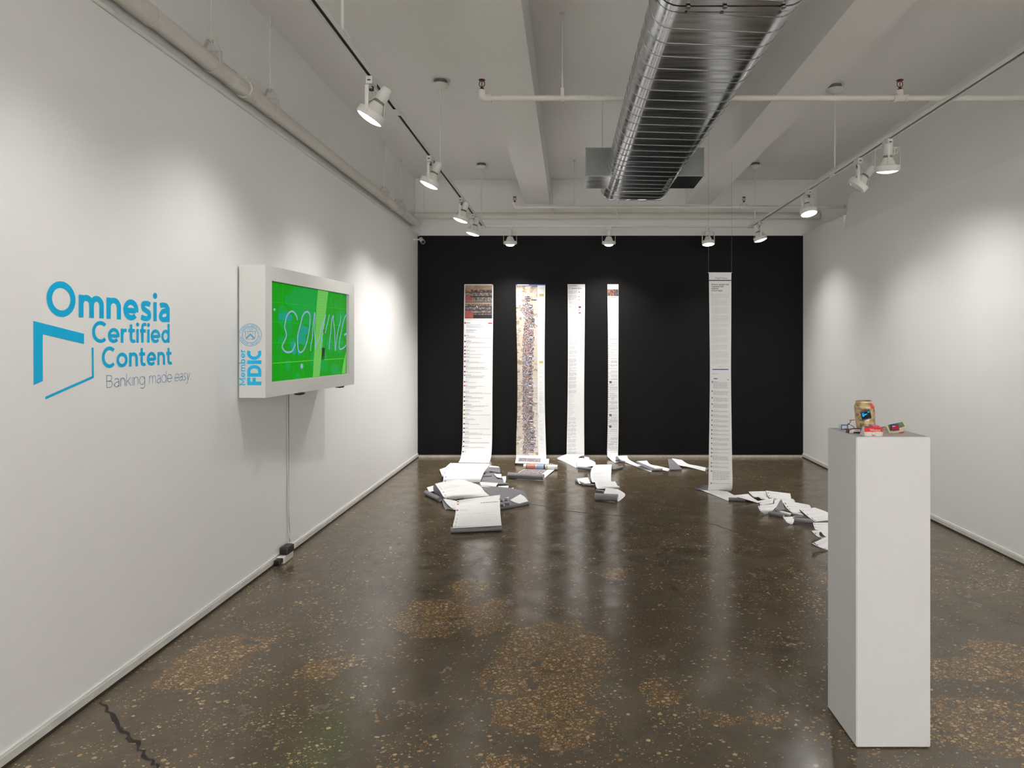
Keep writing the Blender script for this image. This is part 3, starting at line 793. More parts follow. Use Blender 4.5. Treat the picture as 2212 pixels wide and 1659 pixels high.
def spotlight(x, y, aim, label, on=True, along='y', watt=1.0, spread=82, drop=.185, cordside=1, deep=0.0):
    t = thing('track_spotlight', (x, y, RAILZ - .25), label, 'spotlight', 'track spotlights')
    aim = Vector(aim).normalized()
    piv = Vector((x, y, RAILZ - drop))
    hh = aim.cross(Vector((0, 0, 1)))
    if hh.length < .05: hh = Vector((1, 0, 0))
    hh.normalize(); up = Vector((0, 0, 1))
    # adapter in the rail
    b = MB()
    if along == 'y': b.rbox((x - .017, y - .040, RAILZ - .040), (x + .017, y + .040, RAILZ - .0006), .003)
    else: b.rbox((x - .030, y - .017, RAILZ - .040), (x + .030, y + .017, RAILZ - .0006), .003)
    ad = b.build('track_adapter', 'white_enamel', t)
    b = MB()
    if along == 'y': b.box((x - .008, y - .0415, RAILZ - .026), (x + .008, y - .0395, RAILZ - .020))
    else: b.box((x - .008, y - .0185, RAILZ - .026), (x + .008, y - .0165, RAILZ - .020))
    b.build('latch', 'slot_dark', ad)
    zt = RAILZ - .052
    b = MB(); b.lathe([(.012, -.014), (.012, .004)], (x, y, zt + .006), (0, 0, 1), 10); b.build('swivel', 'dark_metal', t)
    # yoke
    R = .0745
    top = Vector((x, y, zt)); A = R - .018
    pts = [piv - hh * R - up * .012, piv - hh * R + up * .02, top - hh * R - up * .020] + [top - hh * (A + .018 * math.cos(q)) - up * .018 + up * .018 * math.sin(q) for q in (.5, 1.0)] + [top - hh * A, top + hh * A]
    pts += [top + hh * (A + .018 * math.cos(q)) - up * .018 + up * .018 * math.sin(q) for q in (1.0, .5)] + [top + hh * R - up * .020, piv + hh * R + up * .02, piv + hh * R - up * .012]
    wdir = hh.cross(up)
    b = MB(); b.strap(pts, wdir, .017, .003); b.build('yoke', 'white_enamel', t)
    for s_ in (-1, 1):
        b = MB(); b.lathe([(.006, -.002), (.006, .004), (0, .005)], piv + hh * s_ * (R + .001), hh * s_, 8, smooth=False); b.build('pivot_screw', 'white_enamel', t)
    # ring
    b = MB(); b.lathe([(.064, -.020), (.071, -.020), (.072, -.016), (.072, .016), (.069, .020), (.062, .020), (.064, -.020)], piv, aim, 32); b.build('ring', 'white_enamel', t)
    # bulb
    b = MB(); b.lathe([(.0655, .0195), (.061, .010), (.060, .002), (.056, -.012), (.046, -.034), (.036, -.056), (.031, -.068)], piv, aim, 28); bu = b.build('bulb', 'bulb_glass', t)
    b = MB(); b.lathe([(.031, -.068), (.028, -.072), (.0245, -.086), (0, -.088)], piv, aim, 20); b.build('bulb_neck', 'heat_sink', bu)
    b = MB(); b.lathe([(.0655, .0195), (.054, .0255), (.034, .031), (.015, .0335), (0, .034)] if not deep else [(.050, .0195), (.044, .029), (.032, .036), (.016, .040), (0, .041)], piv, aim, 28); b.build('lens', 'lens_on' if on else 'lens_off', bu)
    # socket cup and the two struts to the ring
    b = MB(); b.lathe([(.0, -.158), (.022, -.158), (.0275, -.152), (.0285, -.082), (.026, -.082)], piv, aim, 22); b.build('socket_cup', 'white_enamel', t)
    sd = hh.cross(aim).normalized()
    for s_ in (-1, 1):
        b = MB(); b.strap([piv + sd * s_ * .029 - aim * .125, piv + sd * s_ * .030 - aim * .085, piv + sd * s_ * .067 - aim * .018], hh, .012, .0025); b.build('strut', 'white_enamel', t)
    c0 = piv - aim * .14 + hh * cordside * .027; c1 = top + hh * cordside * .012 - up * .004
    b = MB(); b.tube(crom([c0, c0 + aim * .03 + hh * cordside * .012, piv - aim * .085 + hh * cordside * .034 , piv - aim * .10 + hh * cordside * .058, (c0 + c1) / 2 + hh * cordside * .045, c1 + hh * cordside * .02 - up * .012, c1], 5), .0026, 6); b.build('cord', 'cord_white', t)
    if on:
        ld = bpy.data.lights.new('spot_beam', 'SPOT'); ld.energy = LAMP_W * watt; ld.color = LAMP_COL
        ld.spot_size = math.radians(spread); ld.spot_blend = 1.0; ld.shadow_soft_size = .035
        lo = bpy.data.objects.new('spot_beam', ld); COL.objects.link(lo); lo.parent = t
        lo.matrix_local = Matrix.Translation(piv + aim * .045 - t.location) @ (-aim).to_track_quat('Z', 'Y').to_matrix().to_4x4()
    return t

LAMPS = [
    (RXL, 3.265, (-.52, .0, -.85), 'lit white track spotlight, fourth from the black wall on the green screen side rail', .42, 105, 1),
    (RXL, 4.636, (-.40, -.02, -.91), 'lit white track spotlight, third from the black wall on the green screen side rail', .50, 108, 1),
    (RXL, 5.957, (-.32, .0, -.95), 'lit white track spotlight, second from the black wall on the green screen side rail', 1.2, 118, 1),
    (RXL, 6.70, (-.26, .0, -.96), 'lit white track spotlight nearest the black wall on the green screen side rail', 1.25, 118, -1),
    (RXR, 4.255, (.06, .20, -.97), 'lit white track spotlight beside the unlit one on the rail over the pedestal side wall', .95, 155, 1),
    (RXR, 5.66, (.10, -.24, -.96), 'lit white track spotlight facing the blank wall, between the unlit spotlight and the black wall', .52, 120, 1),
    (RXR, 7.10, (.28, -.05, -.95), 'lit white track spotlight nearest the black wall on the rail over the blank wall', .6, 115, 1),
]
for (x, y, aim, lab, wt, sp, cs) in LAMPS: spotlight(x, y, aim, lab, True, 'y', wt, sp, cordside=cs)
spotlight(RXR, 4.69, (-.60, .22, -.76), 'unlit white track spotlight turned aside with its lamp dark', False, 'y', cordside=1)
for px, lab, wt, dp in ((1102, 'lit white spotlight before the black wall, above the scroll topped by a grey photo', 2.5, 1), (1315, 'lit white spotlight on the rail before the black wall, over the narrowest paper scroll', 2.5, 1), (1530, 'lit white spotlight on the rail before the black wall, above the free hanging scroll', 1.3, 0)):
    x = P(px, 0, RYB).x
    spotlight(x, RYB, (0, .14, -.99) if dp else (.03, -.12, -.98), lab, True, 'x', wt, 112, drop=.178, cordside=-1 if px == 1315 else 1, deep=dp)
# lamps further along the rails behind the viewer; those facing the end wall are added fill light
for (x, y, aim, wt, lab) in ((RXL, 2.05, (-.45, .10, -.89), .36, 'lit white track spotlight above the blue lettering on the wall'),
                        (RXL, .75, (-.48, .1, -.87), .7, 'lit white track spotlight on the wall side rail well before the lettering'),
                        (RXL, -1.2, (-.45, .1, -.88), 1.5, 'lit white track spotlight near the start of the lettering side rail'),
                        (RXL, -2.4, (-.1, -.75, -.66), 11.0, 'added fill spotlight turned to the end wall on the lettering side rail'),
                        (RXL, -3.0, (.3, -.75, -.6), 11.0, 'added fill spotlight nearest the end wall on the lettering side rail'),
                        (RXR, -2.4, (.1, -.75, -.66), 11.0, 'added fill spotlight turned to the end wall on the pedestal side rail'),
                        (RXR, -3.0, (-.3, -.75, -.6), 11.0, 'added fill spotlight nearest the end wall on the pedestal side rail'),
                        (RXR, 2.75, (.40, .15, -.90), .28, 'lit white track spotlight over the wall beside the pedestal'),
                        (RXR, 1.1, (.46, .1, -.88), .9, 'lit white track spotlight on the pedestal side rail before the pedestal'),
                        (RXR, -1.0, (.42, .1, -.88), 1.5, 'lit white track spotlight near the start of the pedestal side rail')):
    spotlight(x, y, aim, lab, True, 'y', wt, 108)

# ================================================================== WALL LETTERING
EY = Vector((0, 0, 1)); EXW = Vector((0, 1, 0)); OW = .0012
def wpt(y, z): return Vector((XL + OW, y, z))
lt = thing('wall_lettering', (XL, 2.32, 1.10), 'bright blue vinyl lettering and bracket emblem on the white wall', 'lettering')
def wline(txt, y0, y1, z, xh, w, mat, nm, track, shear=0.0, squeeze=1.0):
    b = MB(); word(b, txt, w, track, wpt(y0, z), EXW * xh, EY * xh, (y1 - y0) / xh, 0, shear); return b.build(nm, mat, lt)
def Yw(px): return FPX * XL / (px - VX)
b = MB(); word(b, 'O', .27, .1, wpt(Yw(100), 1.4995), EXW * .087, EY * .0885, (Yw(162.5) - Yw(100)) / .087); b.build('letter_line', 'vinyl_blue', lt)
wline('mnesia', Yw(169.5), Yw(366), 1.5005, .086, .262, 'vinyl_blue', 'letter_line', .17)
wline('Certified', Yw(198.5), Yw(366), 1.4035, .059, .24, 'vinyl_blue', 'letter_line', .12)
wline('Content', Yw(219.5), Yw(370.5), 1.3020, .059, .24, 'vinyl_blue', 'letter_line', .15)
wline('Bankjng', Yw(229.5), Yw(312.5), 1.2205, .0355, .062, 'vinyl_thin', 'letter_line', .2)
wline('made', Yw(322), Yw(371), 1.2205, .0355, .062, 'vinyl_thin', 'letter_line', .2)
wline('easy.', Yw(376), Yw(412), 1.2205, .0355, .062, 'vinyl_thin', 'letter_line', .16, .18)
for pp in ([(72.3, 693.3), (181.5, 720.8), (181.7, 742.8), (92.2, 721.5), (92.5, 823.2), (73, 831.6)],
           [(198.2, 750.7), (202.3, 751.1), (202.8, 816.2), (98.1, 862.8), (98.1, 856.9), (198.9, 812.6)]):
    q = [WL(x, y, OW) for x, y in pp]
    b = MB(); b.add(q, [(0, 1, 2, 3), (0, 3, 4, 5)]) if pp[0][0] < 100 else b.add(q, [(0, 1, 2, 5), (5, 2, 3, 4)])
    b.build('bracket_emblem', 'vinyl_blue', lt)

# ================================================================== SCREEN CABINET
tvY, tvD = 3.645, 4.86
XA, XB, XBK = -1.713, -1.617, XL + .012
TZ0, TZ1 = 1.094, 1.843
fa = Vector((XA, tvY, 0)); fd = Vector((XB - XA, tvD - tvY, 0)); FLEN = fd.length; fd.normalize(); fn = Vector((fd.y, -fd.x, 0))   # fn points into the room
def on_front(px, py, off=0.0):
    d = P(px, py, 1.0) - Vector((0, 0, CAMZ)); p0 = fa + fn * off
    t = (p0 - Vector((0, 0, 0))).dot(fn) / Vector((d.x, d.y, 0)).dot(fn)
    return Vector((0, 0, CAMZ)) + d * t
tv = thing('screen_cabinet', (-1.75, 4.25, TZ0), 'white wall box with a glowing green screen and blue member lettering on its end', 'screen')
c00 = on_front(587.5, 825.6); c11 = on_front(754.0, 634.8)
s0 = (c00 - fa).dot(fd); s1 = (c11 - fa).dot(fd); z0, z1 = c00.z, c11.z
z1 = on_front(590, 606.8).z
def fp(s_, z, off=0.0):
    v = fa + fd * s_ + fn * off; return Vector((v.x, v.y, z))
b = MB()
E = FLEN
for (u0, u1, w0, w1) in ((0, s0, TZ0, TZ1), (s1, E, TZ0, TZ1), (s0, s1, TZ0, z0), (s0, s1, z1, TZ1)):
    b.add([fp(u0, w0), fp(u1, w0), fp(u1, w1), fp(u0, w1)], [(0, 1, 2, 3)])
D_ = -.022
for (p, q) in (((s0, z0), (s1, z0)), ((s1, z0), (s1, z1)), ((s1, z1), (s0, z1)), ((s0, z1), (s0, z0))):
    b.add([fp(*p), fp(*q), fp(*q, D_), fp(*p, D_)], [(0, 1, 2, 3)])
e0 = fp(0, 0); e1 = fp(E, 0)
plan = [(XBK, tvY), (e0.x, e0.y), (e1.x, e1.y), (XBK, tvD)]
for i in (0, 2, 3):
    (xa, ya), (xb, yb) = plan[i], plan[(i + 1) % 4]
    b.add([(xa, ya, TZ0), (xb, yb, TZ0), (xb, yb, TZ1), (xa, ya, TZ1)], [(0, 1, 2, 3)])
b.add([(x, y, TZ1) for x, y in plan], [(0, 1, 2, 3)]); b.add([(x, y, TZ0) for x, y in plan], [(3, 2, 1, 0)])
b.build('cabinet', 'dull_paint', tv, recalc=False)
b = MB(); b.box((XL + .0008, 3.70, 1.25), (XBK, 4.75, 1.75)); b.build('wall_cleat', 'dark_metal', tv)
b = MB(); b.add([fp(s0, z0, D_), fp(s1, z0, D_), fp(s1, z1, D_), fp(s0, z1, D_)], [(0, 1, 2, 3)]); b.build('bezel', 'black_plastic', tv, recalc=False)
so = D_ + .0015
a00 = on_front(587.8, 825.0, so); a10 = on_front(747.0, 806.5, so)
sc0 = max(s0 - .004, (a00 - fa).dot(fd)); sc1 = (a10 - fa).dot(fd)
zt_ = on_front(650, 620.0, so).z
b = MB(); b.add([fp(sc0, z0 + .0, so), fp(sc1, z0, so), fp(sc1, zt_, so), fp(sc0, zt_, so)], [(0, 1, 2, 3)])
scr = b.build('screen', 'scr_green', tv, recalc=False); scr['label'] = 'glowing green video picture'
def zc(x, y): return (580 + .1447 * x, 600 + .1447 * y)
LAY = [so]
def sp(x, y):
    px, py = zc(x, y); v = on_front(px, py, LAY[0]); u = min(max((v - fa).dot(fd), sc0), sc1)
    w = fp(u, min(max(v.z, z0), zt_), LAY[0]); return w
def spoly(pts, mat, nm):
    LAY[0] += .00012; b = MB(); b.poly([sp(*p) for p in pts]); return b.build(nm, mat, scr, recalc=False)
def sblob(x, y, rx, ry, mat, nm='bubble'):
    return spoly([(x + rx * math.cos(q), y + ry * math.sin(q)) for q in [-2 * math.pi * k / 22 for k in range(22)]], mat, nm)
def sline(pts, w, mat, nm, n=5, taper=True):
    LAY[0] += .00012
    q = crom([sp(*p) for p in pts], n) if n > 1 else [sp(*p) for p in pts]
    vv = []; k = len(q)
    for i, p in enumerate(q):
        t = (q[min(i + 1, k - 1)] - q[max(i - 1, 0)])
        t.normalize(); s_ = fn.cross(t).normalized() * w / 2
        vv += [p + s_, p - s_]
    b = MB(); b.add(vv, [(2 * i, 2 * i + 1, 2 * i + 3, 2 * i + 2) for i in range(k - 1)]); return b.build(nm, mat, scr, recalc=False)
spoly([(385, 150), (560, 130), (740, 175), (718, 420), (700, 700), (560, 700), (420, 560), (330, 420), (330, 220)], 'scr_teal', 'bubble')
for (x, y, rx, ry, m_) in ((300, 330, 60, 85, 'scr_teal'), (215, 520, 75, 110, 'scr_teal'), (250, 640, 110, 90, 'scr_teal'), (310, 770, 50, 110, 'scr_teal'), (190, 930, 55, 70, 'scr_teal'),
                     (125, 1045, 22, 30, 'scr_teal'), (355, 960, 60, 70, 'scr_teal'), (290, 1300, 46, 80, 'scr_teal'), (435, 1470, 40, 60, 'scr_teal'), (175, 1165, 15, 25, 'scr_teal'), (740, 1230, 125, 170, 'scr_teal'),
                     (830, 1240, 55, 170, 'scr_teal'), (910, 1000, 55, 120, 'scr_teal'), (1060, 1000, 60, 130, 'scr_teal'), (1080, 620, 80, 130, 'scr_teal'), (1000, 405, 20, 42, 'scr_teal'), (930, 325, 20, 40, 'scr_teal'),
                     (1090, 265, 18, 34, 'scr_teal'), (970, 1360, 45, 90, 'scr_teal'), (1020, 1375, 38, 80, 'scr_teal'),
                     (205, 580, 58, 60, 'scr_cyan'), (310, 595, 52, 60, 'scr_cyan'), (245, 560, 45, 45, 'scr_cyan'), (505, 800, 48, 105, 'scr_cyan'), (470, 900, 50, 90, 'scr_cyan'), (520, 915, 36, 95, 'scr_cyan'),
                     (560, 780, 40, 60, 'scr_cyan'), (370, 1010, 40, 70, 'scr_cyan'), (385, 1090, 35, 55, 'scr_cyan'), (460, 1120, 25, 40, 'scr_cyan')):
    sblob(x, y, rx, ry, m_)
for pts, m_ in (([(64, 362), (700, 430), (1180, 470)], 'scr_grid'), ([(60, 656), (600, 688), (1175, 715)], 'scr_grid'), ([(56, 972), (600, 968), (1170, 962)], 'scr_grid'), ([(52, 1277), (600, 1238), (1165, 1202)], 'scr_gridlight'),
              ([(213, 95), (186, 1530)], 'scr_grid'), ([(390, 125), (365, 1510)], 'scr_grid'), ([(535, 150), (520, 1495)], 'scr_grid'), ([(940, 210), (925, 1450)], 'scr_grid'), ([(1082, 230), (1068, 1430)], 'scr_grid')):
    sline(pts, .004, m_, 'grid_line', 1)
spoly([(740, 172), (893, 203), (850, 560), (805, 1020), (762, 1472), (662, 1482), (700, 800), (718, 420)][::-1], 'scr_beam', 'light_beam')
spoly([(1160, 1095), (1152, 1425), (1092, 1430), (1120, 1260)][::-1], 'scr_beam', 'light_beam')
for k in range(22):
    y = 215 + k * 40; sline([(722 - k * 1.2, y), (868 - k * 2.2, y + 16)], .0012, 'scr_grid', 'beam_line', 1)
W_ = .0105
sline([(430, 632), (425, 590), (395, 530), (350, 500), (300, 530), (262, 610), (242, 740), (255, 790), (267, 850), (255, 910), (220, 980), (205, 1030), (225, 1075), (260, 1105), (300, 1112), (345, 1100), (375, 1060), (393, 1010), (392, 975)], W_, 'scr_line', 'letter_stroke')
sline([(585, 505), (545, 520), (510, 570), (490, 650), (460, 760), (437, 860), (435, 950), (440, 1050), (460, 1105), (490, 1110), (530, 1070), (560, 1000), (590, 880), (610, 760), (622, 640), (615, 545), (585, 505)], W_, 'scr_line', 'letter_stroke')
sline([(627, 1095), (635, 1000), (655, 880), (668, 700), (690, 520), (697, 620), (687, 720), (690, 850), (697, 960), (693, 1058), (720, 980), (760, 900), (780, 780), (820, 660), (855, 548)], W_ * .9, 'scr_line', 'letter_stroke')
sline([(855, 548), (845, 600), (815, 740), (805, 830), (790, 930), (775, 1075)], W_ * .8, 'scr_line', 'letter_stroke')
sline([(908, 548), (895, 620), (865, 740), (850, 830)], W_ * .8, 'scr_line', 'letter_stroke')
sline([(905, 1070), (910, 980), (925, 850), (945, 640), (968, 565), (967, 620), (985, 760), (990, 900), (997, 1092), (1010, 960), (1045, 760), (1072, 660), (1078, 570)], W_ * .9, 'scr_line', 'letter_stroke')
sline([(1172, 545), (1140, 590), (1110, 680), (1090, 800), (1062, 930), (1055, 1010), (1062, 1060), (1085, 1065), (1130, 1040), (1165, 995)], W_ * .9, 'scr_line', 'letter_stroke')
sline([(1130, 855), (1172, 830)], .013, 'scr_line', 'letter_stroke', 1)
sline([(62, 478), (102, 468)], .013, 'scr_line', 'letter_stroke', 1)
sblob(497, 1320, 19, 38, 'scr_line', 'dot')
spoly([(796, 1045), (842, 1045), (838, 1140), (826, 1235), (817, 1235), (822, 1130), (803, 1235), (793, 1235), (796, 1140)][::-1], 'scr_dark', 'figure_legs')
sblob(826, 800, 13, 34, 'scr_olive', 'figure_head')
spoly([(808, 850), (848, 850), (852, 960), (836, 1045), (800, 1045), (812, 950)][::-1], 'scr_teal', 'figure_body')
# blue lettering on the end face (plane y = tvY)
OE = tvY - .0012
def ep(px, py): v = P(px, py, tvY); return Vector((v.x, OE, v.z))
def eline(px0, px1, py0, py1): return ep(px0, py0), ep(px1, py1)
pm = tvY / FPX
def rot_word(txt, w, track, pxbase, pyb, length_px, cap_px, mat, nm, serif=False):
    """word reading upwards: letters' up is -x in the picture"""
    b = MB(); xh = cap_px * pm / 1.44
    word(b, txt, w, track, ep(pxbase, pyb), EY * xh, Vector((-1, 0, 0)) * xh, length_px * pm / xh)
    if serif:
        items = []; x = 0.0
        for ch in txt:
            g, adv = glyph(ch, w); items.append((ch, x, adv)); x += adv + track
        sc_ = length_px * pm / xh / (x - track)
        feet = {'M': [(0, 0), (1.34, 0), (0, 1.36), (1.34, 1.36)], 'm': [(0, 0), (.6, 0), (1.2, 0), (-.06, .93)], 'b': [(-.06, 1.42)], 'r': [(0, 0), (-.06, .93)]}
        for ch, x0, adv in items:
            for (fx, fy) in feet.get(ch, []):
                o_ = ep(pxbase, pyb); ex_ = EY * xh * sc_; ey_ = Vector((-1, 0, 0)) * xh
                q = [(x0 + fx - .12, fy - .0), (x0 + fx + .12 + w, fy), (x0 + fx + .12 + w, fy + .09), (x0 + fx - .12, fy + .09)]
                b.poly([o_ + ex_ * u + ey_ * v for u, v in q])
    return b.build(nm, mat, tv)
rot_word('Member', .21, .22, 529.8, 832.0, 77.2, 12.6, 'vinyl_blue', 'member_lettering', True)
# FDIC: heavy capitals of height 1
b = MB(); o_ = ep(564.8, 832.2); ex_ = EY * 30.6 * pm; ey_ = Vector((-1, 0, 0)) * 30.6 * pm
S_ = .25
def rect(x0, y0, x1, y1): b.poly([o_ + ex_ * x + ey_ * y for x, y in ((x0, y0), (x1, y0), (x1, y1), (x0, y1))])
rect(0, 0, .26, 1); rect(.26, .78, .55, 1); rect(.26, .40, .52, .61)                    # F
dx = .60
rect(dx, 0, dx + .25, 1); strokes_to(b, [[(dx + .25, .885), (dx + .36, .885)] + arc(dx + .40, .5, .31, .385, 88, -88, 16) + [(dx + .36, .115), (dx + .25, .115)]], .23, o_, ex_, ey_)   # D
rect(1.50, 0, 1.76, 1)                                                                  # I
strokes_to(b, [arc(1.80 + .46, .5, .345, .39, 62, 298, 22)], .23, o_, ex_, ey_)     # C
b.build('fdic_lettering', 'vinyl_blue', tv)
# round seal
sc_ = ep(541.0, 723.7); SR = 24.8 * pm
b = MB(); ex_ = Vector((1, 0, 0)) * SR; ey_ = EY * SR
strokes_to(b, [arc(0, 0, .975, .975, 0, 360, 60)], .045, sc_, ex_, ey_)
strokes_to(b, [arc(0, 0, .69, .69, 0, 360, 50)], .055, sc_, ex_, ey_)
def arc_text(t, a0, a1, r, size, flip=False):
    n = len(t)
    for i, ch in enumerate(t):
        if ch == ' ': continue
        a = math.radians(a0 + (a1 - a0) * i / (n - 1))
        vv, ff = text2d(ch, .02)
        if not vv: continue
        mx = max(v[0] for v in vv); mn = min(v[0] for v in vv)
        rad = ex_ * math.cos(a) + ey_ * math.sin(a); rad = rad / SR
        tan = (ex_ * math.sin(a) - ey_ * math.cos(a)) / SR
        if flip: rad2, tan2 = -rad, -tan
        else: rad2, tan2 = rad, tan
        c = sc_ + (ex_ * math.cos(a) + ey_ * math.sin(a)) * r
        place2d(b, vv, ff, c - tan2 * (mx + mn) / 2 * size * SR - rad2 * .36 * size * SR, tan2 * size * SR, rad2 * size * SR)
arc_text('FEDERAL DEPOSIT', 152, 30, .835, .20)
arc_text('INSURANCE CORPORATION', 188, 352, .835, .19, True)
vv, ff = text2d('1933', .01, 0, 1.1); place2d(b, vv, ff, sc_ + ex_ * -.28 + ey_ * .42, ex_ * .24, ey_ * .24)
strokes_to(b, [[(-.40, -.34), (0, .06), (.40, -.34)]], .15, sc_, ex_, ey_)
strokes_to(b, [[(-.26, -.36), (.24, -.36)], arc(.19, -.36, .06, .06, 0, 360, 12), [(-.24, -.36), (-.24, -.43)], [(-.20, -.36), (-.20, -.42)]], .035, sc_, ex_, ey_)
strokes_to(b, [[(-.50, .33), (.50, .33)], [(-.22, .33), (-.20, .12), (-.24, .06)], [(.22, .33), (.20, .12), (.24, .06)], [(-.16, .28), (.16, .28)], [(-.52, .30), (-.40, .14), (-.46, -.10), (-.38, -.22)], [(.52, .30), (.40, .14), (.46, -.10), (.38, -.22)], [(-.40, .30), (-.42, .10)], [(.40, .30), (.42, .10)]], .04, sc_, ex_, ey_)
for sx in (-1, 1):
    b.poly([sc_ + ex_ * (sx * .80 + .03 * math.cos(q)) + ey_ * (.21 + .03 * math.sin(q)) for q in [2 * math.pi * k / 8 for k in range(8)]])
b.build('round_seal', 'vinyl_seal', tv)
# dark rubber feet below the box
for px, py, Y in ((741, 831.5, 4.70), (640, 847.5, 4.05)):
    q = P(px, py, Y); xx = -1.69
    b = MB(); b.lathe([(0, -.016), (.030, -.012), (.034, .002), (0, .002)], (xx + (.02 if Y > 4.5 else 0), Y, TZ0 - .001), (0, 0, 1), 18); b.build('rubber_foot', 'black_plastic', tv)

# cable down the wall and the power plug at its end
pc = thing('power_cable', (XL, 4.28, .02), 'grey power cable dropping straight down the wall below the screen box', 'cable')
yb_ = Yw(619.5)
b = MB(); b.tube(crom([Vector((XL + .006, yb_, TZ0 + .02)), Vector((XL + .006, yb_ + .002, .8)), Vector((XL + .006, yb_ + .004, .45)), Vector((XL + .007, yb_ + .010, .2)), Vector((XL + .016, yb_ + .02, .085))], 6), .0042, 8); b.build('cable', 'plastic_white', pc)
b = MB(); b.tube(crom([Vector((XL + .0045, yb_ + .016, TZ0 + .02)), Vector((XL + .0045, yb_ + .012, .6)), Vector((XL + .005, yb_ + .012, .3)), Vector((XL + .012, yb_ + .02, .085))], 6), .0040, 8); b.build('dark_cable', 'dark_metal', pc)
pl = thing('power_adapter', (XL + .05, 4.22, 0), 'black power adapter plugged into a small white box on the floor by the wall', 'adapter')
b = MB(); b.rbox((XL + .014, 4.135, .048), (XL + .075, 4.235, .098), .012); b.build('adapter_body', 'black_plastic', pl)
b = MB(); b.rbox((XL + .012, 4.11, .0), (XL + .062, 4.25, .047), .008); b.build('socket_box', 'plastic_white', pl)
b = MB(); b.rbox((XL + .014, 4.06, .010), (XL + .055, 4.115, .040), .008); b.build('plug', 'black_plastic', pl)

# small security camera in the corner
scm = P(910, 521, 7.74)
cm = thing('security_camera', (XL, 7.74, 2.55), 'small white bullet security camera in the top corner of the black wall', 'camera')
ax = Vector((.45, -.75, -.48)).normalized(); c = Vector((XL + .105, 7.74, scm.z + .008))
b = MB(); b.lathe([(0, -.055), (.020, -.055), (.0245, -.048), (.0245, .046), (.026, .05), (.022, .052)], c, ax, 20); b.build('camera_body', 'plastic_white', cm)
b = MB(); b.lathe([(.022, .049), (.008, .045), (0, .045)], c, ax, 18); b.build('camera_lens', 'black_plastic', cm)
b = MB(); b.tube([(XL - .0, 7.76, scm.z + .02), (XL + .05, 7.76, scm.z + .022), c - ax * .03], .009, 10); b.build('mount_arm', 'plastic_white', cm)
b = MB(); b.lathe([(.024, 0), (.024, .010), (.014, .014), (0, .014)], (XL, 7.76, scm.z + .02), (1, 0, 0), 16); b.build('mount_plate', 'plastic_white', cm)

# ================================================================== PEDESTAL
PH = 1.0768
pf = P(1850, 944, 2.24); pr = P(2010.5, 944, 2.24)
PX0, PX1, PY0, PY1 = pf.x, pr.x, 2.24, 2.49
b = MB()
bm = bmesh.new(); bmesh.ops.create_cube(bm, size=1.0)
for v in bm.verts: v.co = Vector((PX0 if v.co.x < 0 else PX1, PY0 if v.co.y < 0 else PY1, .004 if v.co.z < 0 else PH))
bmesh.ops.bevel(bm, geom=list(bm.edges), offset=.003, segments=2, affect='EDGES')
b.from_bm(bm); bm.free()
ped = b.build('pedestal', 'pedestal_paint', org=((PX0 + PX1) / 2, (PY0 + PY1) / 2, 0))
tag(ped, 'tall slim white plinth standing on the concrete floor', 'pedestal')
b = MB(); b.box((PX0 + .012, PY0 + .012, 0), (PX1 - .012, PY1 - .012, .006)); pb = b.build('foot_pad', 'slot_dark', ped)
pb.location = (0, 0, 0)

def T(px, py, h=0.0): return F(px, py, PH + h)

# --- crushed drink can with a little display
cb = T(1871, 928); cn = thing('drink_can', cb, 'crushed tan and orange drink can with a small blue-lit display, standing on the plinth', 'can')
RC = .0345; HC = .106
tilt = Vector((-.09, .0, 1)).normalized()
def can_pt(a, z):
    r = RC
    if z < .08: r = RC * (.80 + .2 * math.sqrt(z / .08))
    elif z > .80: r = RC * (1 - .22 * ((z - .80) / .14) ** 1.2) if z < .94 else RC * .78
    # dents
    for (da, dz, amp, wa, wz) in ((-2.3, .56, .22, .30, .09), (-1.5, .66, .20, .7, .05), (-2.0, .44, .12, .4, .05), (-1.0, .30, .06, .6, .07), (-2.5, .70, .12, .25, .04)):
        dd = math.atan2(math.sin(a - da), math.cos(a - da))
        r *= 1 - amp * math.exp(-(dd / wa) ** 2 - ((z - dz) / wz) ** 2)
    crumple = 1 + .018 * math.sin(9 * a + 22 * z) * math.sin(17 * z) * (1 if .15 < z < .82 else 0)
    taper = 1.0 + .05 * (z - .5)
    p = Vector((r * crumple * taper * math.cos(a), r * crumple * taper * math.sin(a), 0))
    return cb + p + Vector((0, 0, .002)) + tilt * z * HC
b = MB(); NA, NZ = 48, 36; vv = []; ff = []; fm = []
for i in range(NZ + 1):
    for j in range(NA): vv.append(can_pt(2 * math.pi * j / NA, i / NZ))
o0 = len(b.v)
for i in range(NZ):
    for j in range(NA):
        a = 2 * math.pi * (j + .5) / NA; z = (i + .5) / NZ
        aa = math.atan2(math.sin(a), math.cos(a))
        mat = 0
        lim = -1.28 if z > .74 else (-.80 if z > .55 else -.66)
        if lim < aa < 1.2: mat = 1
        if z < .06: mat = 1
        if z > .955: mat = 2
        fm.append(mat); ff.append((i * NA + j, i * NA + (j + 1) % NA, (i + 1) * NA + (j + 1) % NA, (i + 1) * NA + j))
b.add(vv, ff, 0, True); b.m = fm
b.build('can_body', ['can_foil', 'can_red', 'gold_alu'], cn)
tp = cb + tilt * HC
b = MB(); b.lathe([(RC * .70, -.006), (RC * .70, -.001), (RC * .80, .002), (RC * .84, .001), (RC * .80, -.003)], tp, tilt, 32); b.lathe([(0, -.0045), (RC * .71, -.0045)], tp, tilt, 32); b.build('can_lid', 'gold_alu', cn)
b = MB(); b.lathe([(0, 0), (RC * .24, 0)], tp + Vector((.010, -.006, -.0035)), tilt, 16); b.build('can_opening', 'black_plastic', cn)
